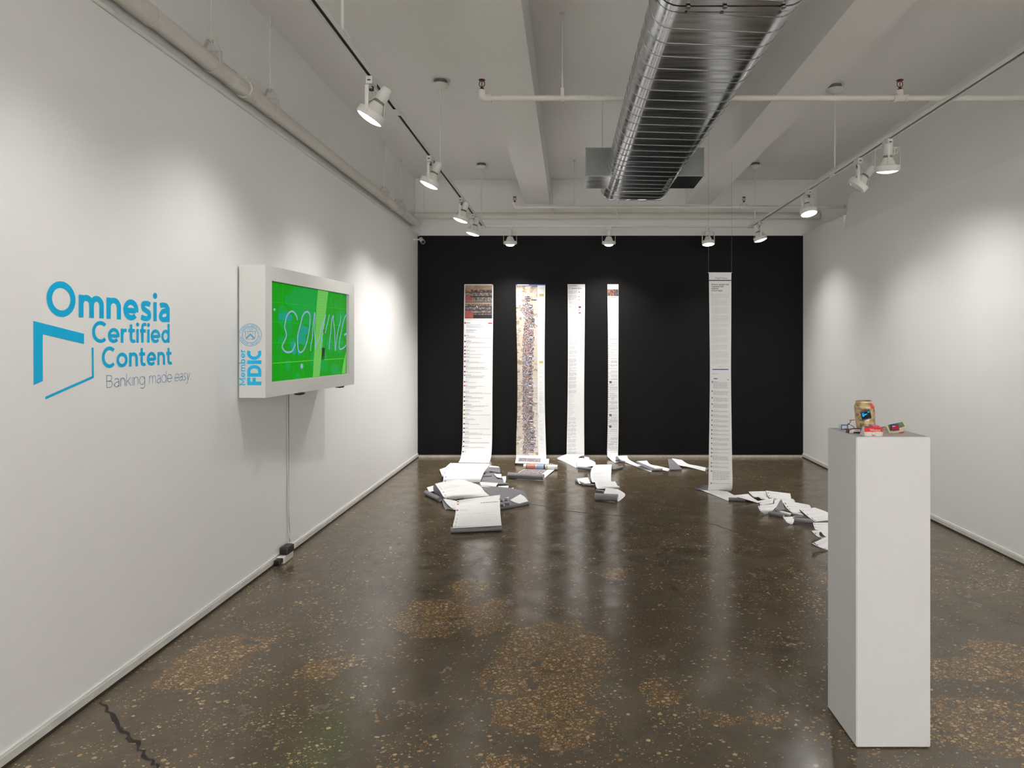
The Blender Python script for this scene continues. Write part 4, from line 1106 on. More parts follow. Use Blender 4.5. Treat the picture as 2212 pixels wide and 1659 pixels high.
b = MB(); b.lathe([(.004, 0), (.009, 0), (.009, .002), (.004, .002)], tp + Vector((-.009, .002, -.004)), tilt, 16); b.build('pull_tab', 'gold_alu', cn)
for (px, py, w_) in ((1847, 886, .006), (1848, 896, .008)): pass
# display on the can
def card(root, c, ex, ey, hx, hy, hz, mats, nm):
    ex = Vector(ex).normalized(); ey = Vector(ey); ey = (ey - ex * ey.dot(ex)).normalized(); ez = ex.cross(ey)
    b = MB(); b.obox(c, ex * hx, ey * hy, ez * hz); return b.build(nm, mats, root), ex, ey, ez
yf = cb.y - RC - .004
dc = P(1870.5, 896.5, yf)
d_, ex, ey, ez = card(cn, dc, (.96, 0, .24), (-.24, 0, .96), .0170, .0170, .0015, 'pcb_blue', 'display_board')
gl, *_ = card(cn, dc + ez * .0022, ex, ey, .0168, .0125, .0010, 'oled_black', 'display_glass')
def bars(root, c, ex, ey, lst, mat, nm):
    for (x, y, w, h) in lst:
        b = MB(); b.add([c + ex * x + ey * y, c + ex * (x + w) + ey * y, c + ex * (x + w) + ey * (y + h), c + ex * x + ey * (y + h)], [(0, 1, 2, 3)]); b.build(nm, mat, root, recalc=False)
fr = dc + ez * .0034
bars(cn, fr, ex, ey, [(-.015, .0070, .0045, .0026), (-.0095, .0070, .0022, .0026), (.0070, .0074, .0072, .0030), (-.015, .0028, .0070, .0020), (-.0074, .0030, .0082, .0020), (.0014, .0030, .0030, .0018), (-.0148, .0000, .0085, .0020), (-.0055, .0002, .0055, .0020), (-.0142, -.0028, .0055, .0019)], 'oled_cyan', 'display_text')
vv, ff = text2d('we', .0, .35); b = MB()
# script letters printed on the can, following its round side
def can_front(x, z):
    a = -math.pi / 2 + x / RC; p = can_pt(a, z); return p + Vector((math.cos(a), math.sin(a), 0)) * .0008
b.add([can_front(-.039 + x * .019, .30 + y * .019 / HC) for x, y in vv], ff); b.build('script_print', 'ink_dark', cn)
# leaf-green slivers of print
for (x, z0_, z1_) in ((-.036, .42, .55), (-.036, .72, .78)):
    b = MB(); b.add([can_front(x - .003, z1_), can_front(x + .005, z0_), can_front(x + .004, (z0_ + z1_) / 2)], [(0, 1, 2)]); b.build('green_print', 'ink_green', cn)

def wire(root, pts, r, mat, nm='wire'):
    b = MB(); b.tube(crom([Vector(p) for p in pts], 6), r, 6); return b.build(nm, mat, root)

# --- two flat batteries
def battery(name, c, ex, ey, L_, W2, H_, label, parts):
    t = thing(name, c, label, 'battery')
    return t
k1 = T(1823, 928); bt1 = thing('battery', k1, 'white battery block with a blue rim, beside the can', 'battery')
b = MB(); b.rbox((k1.x - .0125, k1.y - .006, PH), (k1.x + .022, k1.y + .020, PH + .0185), .0015); b.build('battery_body', 'batt_white', bt1)
b = MB()
x0, x1, zz0, zz1, yy = k1.x - .0128, k1.x + .0128, PH + .0005, PH + .0188, k1.y - .0066
for (a, c_) in (((x0, zz0), (x1, zz0 + .003)), ((x0, zz1 - .003), (x1, zz1)), ((x0, zz0), (x0 + .003, zz1)), ((x1 - .003, zz0), (x1, zz1))):
    b.box((a[0], yy, a[1]), (c_[0], yy + .001, c_[1]))
b.build('blue_rim', 'batt_blue', bt1)
b = MB(); b.rbox((k1.x + .014, k1.y - .002, PH + .0185), (k1.x + .021, k1.y + .004, PH + .022), .0008); b.build('connector', 'black_plastic', bt1)
wire(bt1, [(k1.x + .018, k1.y, PH + .021), (k1.x + .026, k1.y, PH + .030), P(1836, 908, k1.y), P(1846, 907, k1.y)], .0013, 'wire_red')
wire(bt1, [(k1.x + .019, k1.y + .004, PH + .020), (k1.x + .034, k1.y - .004, PH + .012), (k1.x + .036, k1.y - .008, PH + .004), (k1.x + .045, k1.y - .012, PH + .002)], .0012, 'black_plastic')
k2 = T(1847, 936); bt2 = thing('battery', k2, 'dark battery pack with a white label and red lead, between can and cigarette pack', 'battery')
b = MB(); b.rbox((k2.x - .024, k2.y - .004, PH), (k2.x + .026, k2.y + .022, PH + .0145), .002); b.build('battery_body', 'black_plastic', bt2)
b = MB(); b.box((k2.x - .022, k2.y - .0046, PH + .006), (k2.x + .017, k2.y - .003, PH + .0150)); b.box((k2.x - .022, k2.y - .0046, PH + .0015), (k2.x - .008, k2.y - .003, PH + .0062)); b.build('white_label', 'batt_white', bt2)
b = MB(); b.box((k2.x - .004, k2.y - .005, PH + .0075), (k2.x + .013, k2.y - .0045, PH + .0130)); b.build('label_print', 'ink_grey', bt2)
b = MB(); b.box((k2.x + .0185, k2.y - .0046, PH + .0005), (k2.x + .0266, k2.y + .0225, PH + .0150)); b.build('blue_band', 'batt_blue', bt2)
wire(bt2, [(k2.x - .032, k2.y - .008, PH + .004), (k2.x - .024, k2.y - .007, PH + .011), (k2.x - .010, k2.y - .0045, PH + .0165), (k2.x + .010, k2.y - .002, PH + .0172), (k2.x + .022, k2.y + .004, PH + .014)], .0013, 'wire_red')
wire(bt2, [(k2.x - .034, k2.y - .006, PH + .0025), (k2.x - .030, k2.y - .004, PH + .012), (k2.x - .036, k2.y + .002, PH + .016)], .0018, 'black_plastic')

# --- crumpled cigarette pack with a tiny circuit board
k3 = T(1889, 943); pk = thing('cigarette_pack', k3, 'crumpled red and white cigarette pack with a tiny circuit board on top', 'cigarette pack')
wx = .0325
secs = [(0, -1.0, .003), (.016, -1.0, .000), (.022, -.985, .003), (.031, -.92, .010), (.036, -.80, .022), (.0375, -.70, .034)]   # height, half width, depth back
b = MB(); vv = []; rndp = random.Random(5); NX = 9
for (h_, hw_, dp_) in secs:
    for i in range(NX):
        u = -1 + 2 * i / (NX - 1)
        vv.append(Vector((k3.x + u * wx * abs(hw_), k3.y + dp_ + rndp.uniform(-.0008, .0008) + .004 * abs(u) ** 4, PH + .0006 + h_ * (1 - .10 * abs(u) ** 5) + (rndp.uniform(-.0008, .0008) if h_ > 0 else 0))))
ff = []; fm = []
for i in range(len(secs) - 1):
    for j in range(NX - 1):
        ff.append((i * NX + j, i * NX + j + 1, (i + 1) * NX + j + 1, (i + 1) * NX + j)); fm.append((1 if i == 1 else (0 if i == 0 else (1 if i == 2 else 2))))
nb = len(vv)
for i in range(NX): vv.append(Vector((vv[(len(secs) - 1) * NX + i].x, k3.y + .044, PH + .028)))
for i in range(NX): vv.append(Vector((vv[i].x, k3.y + .044, PH + .0006)))
for j in range(NX - 1):
    ff.append(((len(secs) - 1) * NX + j, (len(secs) - 1) * NX + j + 1, nb + j + 1, nb + j)); fm.append(0)
    ff.append((nb + j, nb + j + 1, nb + NX + j + 1, nb + NX + j)); fm.append(0)
for e_ in (0, NX - 1):
    ring = [i * NX + e_ for i in range(len(secs))] + [nb + e_, nb + NX + e_]
    ff.append(ring if e_ else ring[::-1]); fm.append(0)
b.add(vv, ff, 0, False); b.m = fm
b.build('pack_body', ['pack_white', 'pack_red', 'pack_pink'], pk)
vv2, ff2 = text2d('Winston', .01, 0, .95)
b = MB(); place2d(b, vv2, ff2, (k3.x - .0155, k3.y - .0006, PH + .0185), Vector((.0112, 0, 0)), Vector((0, .0072, .0115))); b.build('brand_lettering', 'pack_white', pk)
b = MB(); q0 = [(-.011, .0135), (-.0085, .0075), (-.003, .0045), (.0065, .0062), (.000, .0030), (-.0055, .0022), (-.0085, .0048)]
b.add([Vector((k3.x + x, k3.y - .0008 + .0015 * 0, PH + z)) for x, z in q0], [(0, 1, 6), (1, 5, 6), (1, 2, 5), (2, 4, 5), (2, 3, 4)]); b.build('red_swoosh', 'vinyl_red', pk)
b = MB(); b.box((k3.x - .0265, k3.y + .010, PH + .031), (k3.x + .001, k3.y + .026, PH + .0345)); bo = b.build('circuit_board', 'dark_metal', pk)
for (x, w_, m_) in ((-.024, .007, 'ink_yellow'), (-.016, .005, 'batt_white'), (-.010, .004, 'ink_blue'), (-.005, .005, 'ink_green')):
    b = MB(); b.box((k3.x + x, k3.y + .016, PH + .0345), (k3.x + x + w_, k3.y + .025, PH + .037)); b.build('component', m_, bo)
for s_ in (-1, 1):
    wire(pk, [(k3.x + s_ * .031, k3.y + .002, PH + .003), (k3.x + s_ * .034, k3.y + .004, PH + .018), (k3.x + s_ * .030, k3.y + .012, PH + .031), (k3.x + s_ * .020, k3.y + .026, PH + .036)], .0009, 'pack_red' if s_ > 0 else 'pack_white', 'foil_edge')

# --- folded banknote with a red display
k4 = T(1921, 936); bl = thing('banknote', k4, 'folded green banknote propped up with a small red display', 'banknote')
def bq(px, py, d=0.0): return P(px, py, k4.y + d)
b = MB()
q = [bq(1913.5, 918, .004), bq(1953, 910, .02), bq(1959.5, 922, .016), bq(1921, 935.5, .0)]
nn = (q[1] - q[0]).cross(q[3] - q[0]).normalized()
if nn.y > 0: nn = -nn
def quad_slab(q, th, nm, mat, root):
    b = MB(); n_ = nn * th
    b.add(q + [v - n_ for v in q], [(0, 1, 2, 3), (7, 6, 5, 4), (0, 4, 5, 1), (1, 5, 6, 2), (2, 6, 7, 3), (3, 7, 4, 0)]); return b.build(nm, mat, root)
note = quad_slab(q, .0012, 'note_flap', 'bill_cream', bl)
def lerp(a, c, t): return a + (c - a) * t
def nq(u0, u1, v0, v1, off):
    def pt(u, v): return lerp(lerp(q[0], q[1], u), lerp(q[3], q[2], u), v) + nn * off
    return [pt(u0, v0), pt(u1, v0), pt(u1, v1), pt(u0, v1)]
quad_slab(nq(.08, .90, .05, .80, .0006), .0004, 'green_print', 'bill_green', note)
b = MB(); q5 = [bq(1917, 934.5, .0), bq(1957, 924, .016), bq(1951, 930, .010), bq(1950.5, 934, .010), bq(1925, 936.8, -.002)]
b.poly(q5); b.poly([v + Vector((0, .006, 0)) for v in q5]); b.build('note_fold', 'bill_cream', bl)
b = MB(); b.obox(bq(1941, 934.4, .010), (.018, 0, .002), (0, .004, 0), (0, 0, .0016)); b.build('lower_fold', 'vinyl_red', bl)
d_, ex, ey, ez = card(bl, lerp(bq(1932, 923.5), q[0], 0.0) + nn * .004, (q[1] - q[0]) * Vector((1, 1, .35)), (q[0] - q[3]), .0145, .0118, .0012, 'pcb_blue', 'display_board')
if ez.dot(nn) < 0: ez = -ez
c4 = bq(1932, 923.5) + nn * .004
gl, *_ = card(bl, c4 + ez * .0018, ex, ey, .0143, .0070, .0008, 'oled_red', 'display_glass')
bars(bl, c4 + ez * .0030, ex, ey, [(-.0125, .0030, .0110, .0026)], 'oled_blue', 'display_text')
b = MB(); b.obox(c4 + ez * .002 + ey * .0098, ex * .006, ey * .0016, ez * .001); b.build('pin_header', 'black_plastic', bl)
wire(bl, [k3 + Vector((.030, .03, .026)), k3 + Vector((.034, .034, .024)), bq(1910, 922, .012), bq(1917, 927, .008)], .0013, 'wire_red')
b = MB(); b.obox(bq(1910, 926, .012), (.010, 0, 0), (0, .006, 0), (0, 0, .006)); b.build('battery_cell', 'heat_sink', bl)

# ================================================================== PAPER SCROLLS
class Sheet:
    """a strip of paper between two edge curves; side A is the printed side (towards the viewer when hanging)"""
    def __init__(s, L, R, n=6, nj=7, sag=0.0, wave=0.0, seed=0):
        Lc = crom(L, n); Rc = crom(R, n); rnd = random.Random(seed); ph = rnd.uniform(0, 6)
        s.g = []
        for i, (a, c) in enumerate(zip(Lc, Rc)):
            row = []
            for j in range(nj):
                t = j / (nj - 1); p = a.lerp(c, t)
                p = p + Vector((0, 0, 1)) * (sag * math.sin(math.pi * t) + wave * math.sin(ph + 5 * t + i * .5))
                if p.z < .0012: p.z = .0012
                row.append(p)
            s.g.append(row)
        s.ni = len(s.g); s.nj = nj
        mid = [r[nj // 2] for r in s.g]
        s.len = [0.0]
        for i in range(1, s.ni): s.len.append(s.len[-1] + (mid[i] - mid[i - 1]).length)
        s.total = s.len[-1]
        s.nrm = []
        for i in range(s.ni):
            rw = []
            for j in range(nj):
                d = s.g[min(i + 1, s.ni - 1)][j] - s.g[max(i - 1, 0)][j]; w = s.g[i][min(j + 1, nj - 1)] - s.g[i][max(j - 1, 0)]
                n_ = d.cross(w)
                rw.append(n_.normalized() if n_.length > 1e-12 else Vector((0, 0, 1)))
            s.nrm.append(rw)
    def at(s, u, v, off=0.0):
        u = min(max(u, 0.0), s.total)
        i = 0
        while i < s.ni - 2 and s.len[i + 1] < u: i += 1
        f = (u - s.len[i]) / max(1e-9, s.len[i + 1] - s.len[i])
        x = min(max(v, 0), 1) * (s.nj - 1); j = min(int(x), s.nj - 2); h = x - j
        def bl(G): return G[i][j].lerp(G[i][j + 1], h).lerp(G[i + 1][j].lerp(G[i + 1][j + 1], h), f)
        return bl(s.g) + bl(s.nrm) * off
    def mesh(s, b, front=0, back=1, th=.0010):
        A = [p + n_ * th / 2 for r, rn in zip(s.g, s.nrm) for p, n_ in zip(r, rn)]
        B = [p - n_ * th / 2 for r, rn in zip(s.g, s.nrm) for p, n_ in zip(r, rn)]
        fa_ = []; fb_ = []
        for i in range(s.ni - 1):
            for j in range(s.nj - 1):
                q = (i * s.nj + j, (i + 1) * s.nj + j, (i + 1) * s.nj + j + 1, i * s.nj + j + 1)
                fa_.append(q); fb_.append(q[::-1])
        b.add(A, fa_, front, True); b.add(B, fb_, back, True)
        # paper edges
        no = len(A); E_ = A + B; fe = []
        for i in range(s.ni - 1):
            for j in (0, s.nj - 1): fe.append((i * s.nj + j, (i + 1) * s.nj + j, no + (i + 1) * s.nj + j, no + i * s.nj + j))
        for j in range(s.nj - 1):
            for i in (0, s.ni - 1): fe.append((i * s.nj + j, i * s.nj + j + 1, no + i * s.nj + j + 1, no + i * s.nj + j))
        b.add(E_, fe, front)
    def quad(s, b, u0, u1, v0, v1, mat, off=.0011, maxseg=.03, uv=False, nv=None):
        if nv is None: nv = max(1, int((v1 - v0) * (s.nj - 1) + .5))
        nu = max(1, int((u1 - u0) / maxseg + .5))
        vv = []; uvs = []
        for i in range(nu + 1):
            for j in range(nv + 1):
                u = u0 + (u1 - u0) * i / nu; v = v0 + (v1 - v0) * j / nv
                vv.append(s.at(u, v, off)); uvs.append((v * .35, -u))
        b.add(vv, [(i * (nv + 1) + j, (i + 1) * (nv + 1) + j, (i + 1) * (nv + 1) + j + 1, i * (nv + 1) + j + 1) for i in range(nu) for j in range(nv)], mat, True, uvs if uv else None)

INK = ['ink_grey', 'ink_light', 'ink_dark', 'ink_blue', 'ink_red', 'ink_orange', 'ink_green', 'ink_purple', 'ink_brown', 'ink_sky', 'ink_navy', 'ink_yellow', 'ink_pale', 'print_march', 'print_sand', 'print_trees', 'print_crowd', 'print_dusk', 'print_night', 'print_redwash', 'print_black', 'paper_white']
IK = {n_: i for i, n_ in enumerate(INK)}
def dots(b, sh, u, v, ru, rv, mat, off=.0012):
    sh.quad(b, u - ru * .7, u + ru * .7, v - rv, v + rv, IK[mat], off, .2, nv=1); sh.quad(b, u - ru, u + ru, v - rv * .7, v + rv * .7, IK[mat], off + .0001, .2, nv=1)
def textline(b, sh, u, h, v0, v1, mat, rnd, word_=.05):
    v = v0
    while v < v1:
        w = min(rnd.uniform(word_ * .5, word_ * 1.6), v1 - v)
        if w > .008: sh.quad(b, u, u + h, v, v + w, IK[mat], nv=1)
        v += w + word_ * .22

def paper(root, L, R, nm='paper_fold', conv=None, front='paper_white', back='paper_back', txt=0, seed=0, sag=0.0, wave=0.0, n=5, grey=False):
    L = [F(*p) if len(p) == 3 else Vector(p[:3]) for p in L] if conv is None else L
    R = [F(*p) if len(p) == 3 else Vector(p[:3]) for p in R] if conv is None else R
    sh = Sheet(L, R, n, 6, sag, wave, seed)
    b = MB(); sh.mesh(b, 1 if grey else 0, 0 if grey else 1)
    o = b.build(nm, [front, back], root, recalc=False)
    if txt:
        rnd = random.Random(seed + 100); b = MB(); u = .02; any_ = False
        while u < sh.total - .012:
            if txt == 2:
                dots(b, sh, u + .004, .06, .007, .018, rnd.choice(['ink_purple', 'ink_sky', 'ink_orange', 'ink_dark', 'ink_brown']))
            elif txt == 3: sh.quad(b, u, u + .013, .05, .085, IK['ink_navy'], nv=1)
            for k in range(rnd.randint(1, 3)):
                if u > sh.total - .010: break
                textline(b, sh, u, .0026, .13, rnd.uniform(.35, .92), 'ink_grey' if rnd.random() < .5 else 'ink_light', rnd, .07); u += .010
            u += rnd.uniform(.03, .08) if txt == 2 else rnd.uniform(.012, .035)
        if b.f: b.build('printed_text', INK, o, recalc=False)
    return sh, o
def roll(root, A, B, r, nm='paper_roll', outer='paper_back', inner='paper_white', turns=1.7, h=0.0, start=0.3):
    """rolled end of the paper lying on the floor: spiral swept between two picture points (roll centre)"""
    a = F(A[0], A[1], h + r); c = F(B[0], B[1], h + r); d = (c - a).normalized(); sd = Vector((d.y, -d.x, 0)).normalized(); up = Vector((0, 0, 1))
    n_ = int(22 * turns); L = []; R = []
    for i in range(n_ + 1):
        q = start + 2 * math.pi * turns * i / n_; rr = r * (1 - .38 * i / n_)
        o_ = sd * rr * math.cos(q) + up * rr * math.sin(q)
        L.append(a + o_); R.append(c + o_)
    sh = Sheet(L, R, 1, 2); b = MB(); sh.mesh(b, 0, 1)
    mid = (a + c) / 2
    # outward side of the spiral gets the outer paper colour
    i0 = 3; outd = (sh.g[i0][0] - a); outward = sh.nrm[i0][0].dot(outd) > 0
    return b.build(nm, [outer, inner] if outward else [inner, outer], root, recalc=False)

def scroll_root(name, px, label): return thing(name, (P(px, 0, 7.9).x, 7.9, 0), label, 'paper scroll')
def hang(root, L, R, nm='hanging_sheet', nj=7):
    L = [P(x, y, Y) for x, y, Y in L]; R = [P(x, y, Y) for x, y, Y in R]
    sh = Sheet(L, R, 8, nj); b = MB(); sh.mesh(b); o = b.build(nm, ['paper_white', 'paper_back'], root, recalc=False); return sh, o
WY = YB - .012
def U(sh, py): # along-length of a picture row on a hanging sheet near the wall
    z = CAMZ - (py - VY) * WY / FPX
    return sh.g[0][0].z - z

# ---------------------------------------------------------------- scroll 1: comments, big heap
s1 = scroll_root('paper_scroll', 1034, 'wide scroll of comments topped by a grey crowd photo, ending in a large paper heap')
sh, ho = hang(s1, [(1003, 614, WY), (1002, 700, WY), (1001, 800, WY), (1000, 880, WY - .02), (999, 950, WY - .06), (996, 985, 7.82), (990, 1000, 7.62)],
              [(1065.5, 614, WY), (1065, 700, WY), (1064, 800, WY), (1063.5, 880, WY - .02), (1063, 950, WY - .06), (1061, 985, 7.82), (1056, 1003, 7.60)])
b = MB(); rnd = random.Random(11); top = 0.0; bot = U(sh, 688)
for (y0, y1, m_) in ((616, 626, 'print_dusk'), (626, 632.5, 'print_night'), (632.5, 640, 'print_crowd'), (640, 650, 'print_crowd'), (650, 657, 'print_dusk'), (657, 668, 'print_crowd'), (668, 680, 'print_crowd'), (680, 688, 'print_black')):
    sh.quad(b, U(sh, y0), U(sh, y1), .03, .965, IK[m_], .0012, uv=True)
for y in (630.5, 639.2, 640.5, 651.5, 661.5, 669, 676): sh.quad(b, U(sh, y), U(sh, y) + .009, .03, .965, IK['print_black'], .0014)
for (y0, y1, v1) in ((638.5, 642, .22), (642, 650, .28), (671, 675, .25), (675, 687, .32)): sh.quad(b, U(sh, y0), U(sh, y1), .035, v1, IK['print_redwash'], .0015)
sh.quad(b, U(sh, 661.5), U(sh, 663), .42, .47, IK['paper_white'], .0016)
b.build('crowd_photo', INK, ho, recalc=False)
b = MB()
sh.quad(b, .0, U(sh, 616), 0, 1, IK['ink_pale'], .0012); sh.quad(b, .0, U(sh, 688), 0, .03, IK['ink_pale'], .0012); sh.quad(b, 0, U(sh, 688), .965, 1, IK['ink_pale'], .0012)
b.build('photo_border', INK, ho, recalc=False)
b = MB()
textline(b, sh, U(sh, 690), .006, .03, .70, 'ink_grey', rnd); textline(b, sh, U(sh, 692.5), .004, .62, .95, 'ink_light', rnd)
dots(b, sh, U(sh, 697.5), .045, .011, .03, 'ink_red'); sh.quad(b, U(sh, 697), U(sh, 699.6), .83, .975, IK['ink_red'], nv=1)
textline(b, sh, U(sh, 697), .006, .09, .22, 'ink_dark', rnd)
for y, v1, m_ in ((701.3, .58, 'ink_sky'), (704, .75, 'ink_grey'), (705.5, .80, 'ink_grey'), (707, .78, 'ink_grey'), (712, .40, 'ink_sky'), (713.5, .45, 'ink_sky'), (716, .35, 'ink_sky'), (718, .42, 'ink_grey')): textline(b, sh, U(sh, y), .004, .09, v1, m_, rnd)
y = 725
avs = ['ink_sky', 'ink_brown', 'ink_orange', 'ink_brown', 'ink_dark', 'ink_orange', 'ink_dark', 'ink_brown', 'ink_dark', 'ink_orange', 'ink_dark', 'ink_red', 'ink_orange', 'ink_dark', 'ink_dark', 'ink_green', 'ink_green', 'ink_orange', 'ink_orange', 'ink_dark', 'ink_dark', 'ink_blue', 'ink_grey', 'ink_brown', 'ink_brown', 'ink_dark', 'ink_dark', 'ink_red']
for a_ in avs:
    if y > 978: break
    dots(b, sh, U(sh, y), .045, .009, .026, a_)
    textline(b, sh, U(sh, y - 1), .0045, .08, rnd.uniform(.14, .30), 'ink_dark', rnd)
    yy = y + 1.0
    for k in range(rnd.choice([1, 1, 2, 2, 3])):
        textline(b, sh, U(sh, yy), .0055, .08, rnd.uniform(.35, .96), 'ink_grey', rnd); yy += 1.9
    textline(b, sh, U(sh, yy + .8), .004, .08, .24, 'ink_light', rnd)
    if rnd.random() < .5: textline(b, sh, U(sh, yy + 3.2), .004, .08, .20, 'ink_grey', rnd); yy += 2
    y = yy + rnd.uniform(3.5, 5.5)
b.build('printed_text', INK, ho, recalc=False)
paper(s1, [(973, 1000, .03), (962, 1010, .06), (955, 1019, .07), (958, 1030, .055), (956, 1043, .004)], [(1058, 1002, .05), (1053, 1010, .075), (1046, 1019, .085), (1041, 1031, .05), (1037, 1042, .004)], txt=2, seed=1)
paper(s1, [(949.5, 1014, .02), (953, 1024, .015), (955, 1030, .002)], [(975, 1005, .03), (985, 1016, .02), (990, 1030, .002)], seed=2)
paper(s1, [(1057, 1005.5, .035), (1057.5, 1009, .045)], [(1076, 1007.5, .03), (1079.5, 1010, .04)], seed=3)
paper(s1, [(1057.5, 1009, .045), (1057.5, 1016, .04), (1058, 1023, .002)], [(1079.5, 1010, .04), (1080.5, 1017, .03), (1079, 1024, .002)], grey=True, seed=4)
paper(s1, [(1050, 1022, .05), (1042, 1032, .04), (1040, 1042, .02)], [(1070, 1021, .05), (1086, 1034, .035), (1096, 1046, .012)], grey=True, seed=5)
paper(s1, [(1067, 1024, .055), (1074, 1031, .05)], [(1083, 1024, .055), (1083, 1033, .045)], seed=6)
paper(s1, [(1083, 1029.5, .05), (1087, 1037, .035), (1088, 1044, .015)], [(1093, 1028.5, .05), (1093, 1037, .035), (1091, 1043.5, .015)], seed=7)
roll(s1, (1042, 1029), (1061.5, 1028), .016, h=.03); roll(s1, (1040, 1039.5), (1088, 1035.5), .012, h=.012); roll(s1, (1062, 1041.5), (1088, 1041), .013, h=.0); roll(s1, (1060, 1046.5), (1097, 1046), .012)
# second layer of the heap
paper(s1, [(1036, 1041, .075), (1040, 1051, .085)], [(1076, 1043.5, .075), (1070, 1053, .075)], seed=8, txt=1)
paper(s1, [(1076, 1050, .06), (1078, 1057, .05)], [(1098.5, 1049, .06), (1098, 1058.5, .05)], seed=9)
paper(s1, [(1099.5, 1056, .05), (1100, 1060, .04)], [(1109.5, 1053, .05), (1108.5, 1060, .04)], seed=10)
paper(s1, [(1034, 1048, .085), (1052, 1061, .075), (1070, 1078, .05), (1080, 1094, .006)], [(1098, 1053.5, .07), (1130, 1061, .06), (1138, 1073, .035), (1142, 1084, .006)], grey=True, seed=12)
paper(s1, [(1102, 1080, .052), (1112, 1085, .04), (1122, 1088, .03)], [(1124, 1067.5, .066), (1134, 1074, .054), (1141, 1083, .034)], seed=13)
roll(s1, (1081, 1097.5), (1142, 1086.5), .0165)
paper(s1, [(936, 1050, .07), (938, 1063, .035), (955, 1081, .002)], [(940.5, 1045, .108), (949, 1060, .09), (959, 1075, .055)], grey=True, seed=14)
roll(s1, (920, 1064.5), (950, 1079), .024); paper(s1, [(922, 1053, .035), (927, 1063, .03)], [(938, 1048.5, .05), (941, 1060, .045)], seed=15, txt=1)
paper(s1, [(940, 1045, .11), (950, 1060, .095), (958, 1073, .06), (966, 1081, .022)], [(996, 1035.5, .10), (1034, 1048, .10), (1046, 1061, .085), (1057, 1071, .06)], txt=2, seed=16, sag=.006)
paper(s1, [(990, 1036, .095), (1005, 1047, .10)], [(1003, 1037, .095), (1034, 1048, .098)], txt=2, seed=17)
paper(s1, [(955, 1079, .03), (957, 1090, .02), (962, 1101, .002)], [(985, 1084, .03), (985, 1093, .02), (988, 1102, .002)], grey=True, seed=18)
paper(s1, [(957, 1077, .045), (966, 1089, .032), (980, 1101, .012)], [(986, 1082, .045), (988, 1092, .032), (992, 1101, .014)], txt=2, seed=19)
roll(s1, (964, 1099.5), (990, 1101), .009)
for (a_, c_, h_) in (((1079, 1080.5), (1087, 1081), .052), ((1079, 1089.5), (1089, 1090.5), .028), ((1090, 1079.5), (1096.5, 1079.5), .052), ((1089, 1087), (1101, 1087), .032)): roll(s1, a_, c_, .016, h=h_)
paper(s1, [(1092, 1075, .05), (1093, 1081, .03)], [(1099, 1073.5, .05), (1099, 1081, .03)], seed=20)
# front sheet that ends in a roll
sh, o = paper(s1, [(987, 1081, .09), (985.5, 1094, .052), (983, 1115, .028), (979, 1132, .034), (978, 1141, .048)], [(1080, 1069, .10), (1080, 1089, .056), (1081, 1110, .03), (1082.5, 1127, .036), (1083.5, 1135, .05)], seed=21)
b = MB(); rnd = random.Random(21)
dots(b, sh, .02, .03, .010, .018, 'ink_green'); dots(b, sh, .075, .035, .011, .020, 'ink_red'); dots(b, sh, .20, .035, .014, .022, 'ink_purple')
textline(b, sh, .075, .006, .55, .96, 'ink_brown', rnd); textline(b, sh, .022, .005, .10, .30, 'ink_light', rnd); textline(b, sh, .11, .005, .09, .32, 'ink_light', rnd); textline(b, sh, .19, .006, .10, .27, 'ink_grey', rnd); textline(b, sh, .21, .006, .10, .30, 'ink_grey', rnd)
u = .28
while u < sh.total - .03:
    textline(b, sh, u, .005, .10, rnd.choice([.93, .93, .4, .7]), 'ink_light', rnd, .08)
    if rnd.random() < .45: textline(b, sh, u + .004, .008, .035, .075, 'ink_dark', rnd, .03)
    u += rnd.choice([.018, .03, .045])
b.build('printed_text', INK, o, recalc=False)
roll(s1, (973.5, 1145.5), (1083.5, 1140), .0235)

# ---------------------------------------------------------------- scroll 2: picture strip
s2 = scroll_root('paper_scroll', 1146, 'scroll printed with a long crowd picture and a blue top bar, between two text scrolls')
sh, ho = hang(s2, [(1114.5, 614, WY), (1115.5, 700, WY), (1117.5, 780, WY), (1117.5, 880, WY - .01), (1115.5, 940, WY - .04), (1115, 985, 7.86), (1115, 993, 7.74)],
              [(1178, 614, WY), (1177, 700, WY), (1176.5, 780, WY), (1177, 880, WY - .01), (1178.5, 940, WY - .04), (1179.8, 985, 7.86), (1180, 993, 7.74)], nj=9)
b = MB(); rnd = random.Random(12)
sh.quad(b, 0, U(sh, 616.3), 0, 1, IK['ink_blue'], .0014); sh.quad(b, U(sh, 614.6), U(sh, 615.8), .05, .44, IK['paper_white'], .0016)
sh.quad(b, U(sh, 617.5), U(sh, 656), 0, .735, IK['print_sand'], .0012, uv=True); sh.quad(b, U(sh, 656), U(sh, 982), .0, .74, IK['print_sand'], .0012, uv=True)
sh.quad(b, U(sh, 617), U(sh, 618.2), 0, .735, IK['print_black'], .0014)
def cx_(y):  # centre line of the marching crowd
    pts = [(640, .35), (660, .38), (690, .48), (715, .42), (740, .40), (770, .38), (800, .36), (830, .36), (860, .36), (890, .38), (910, .40), (940, .44), (975, .42)]
    for (a, c), (a2, c2) in zip(pts, pts[1:]):
        if a <= y <= a2: return c + (c2 - c) * (y - a) / (a2 - a)
    return .4
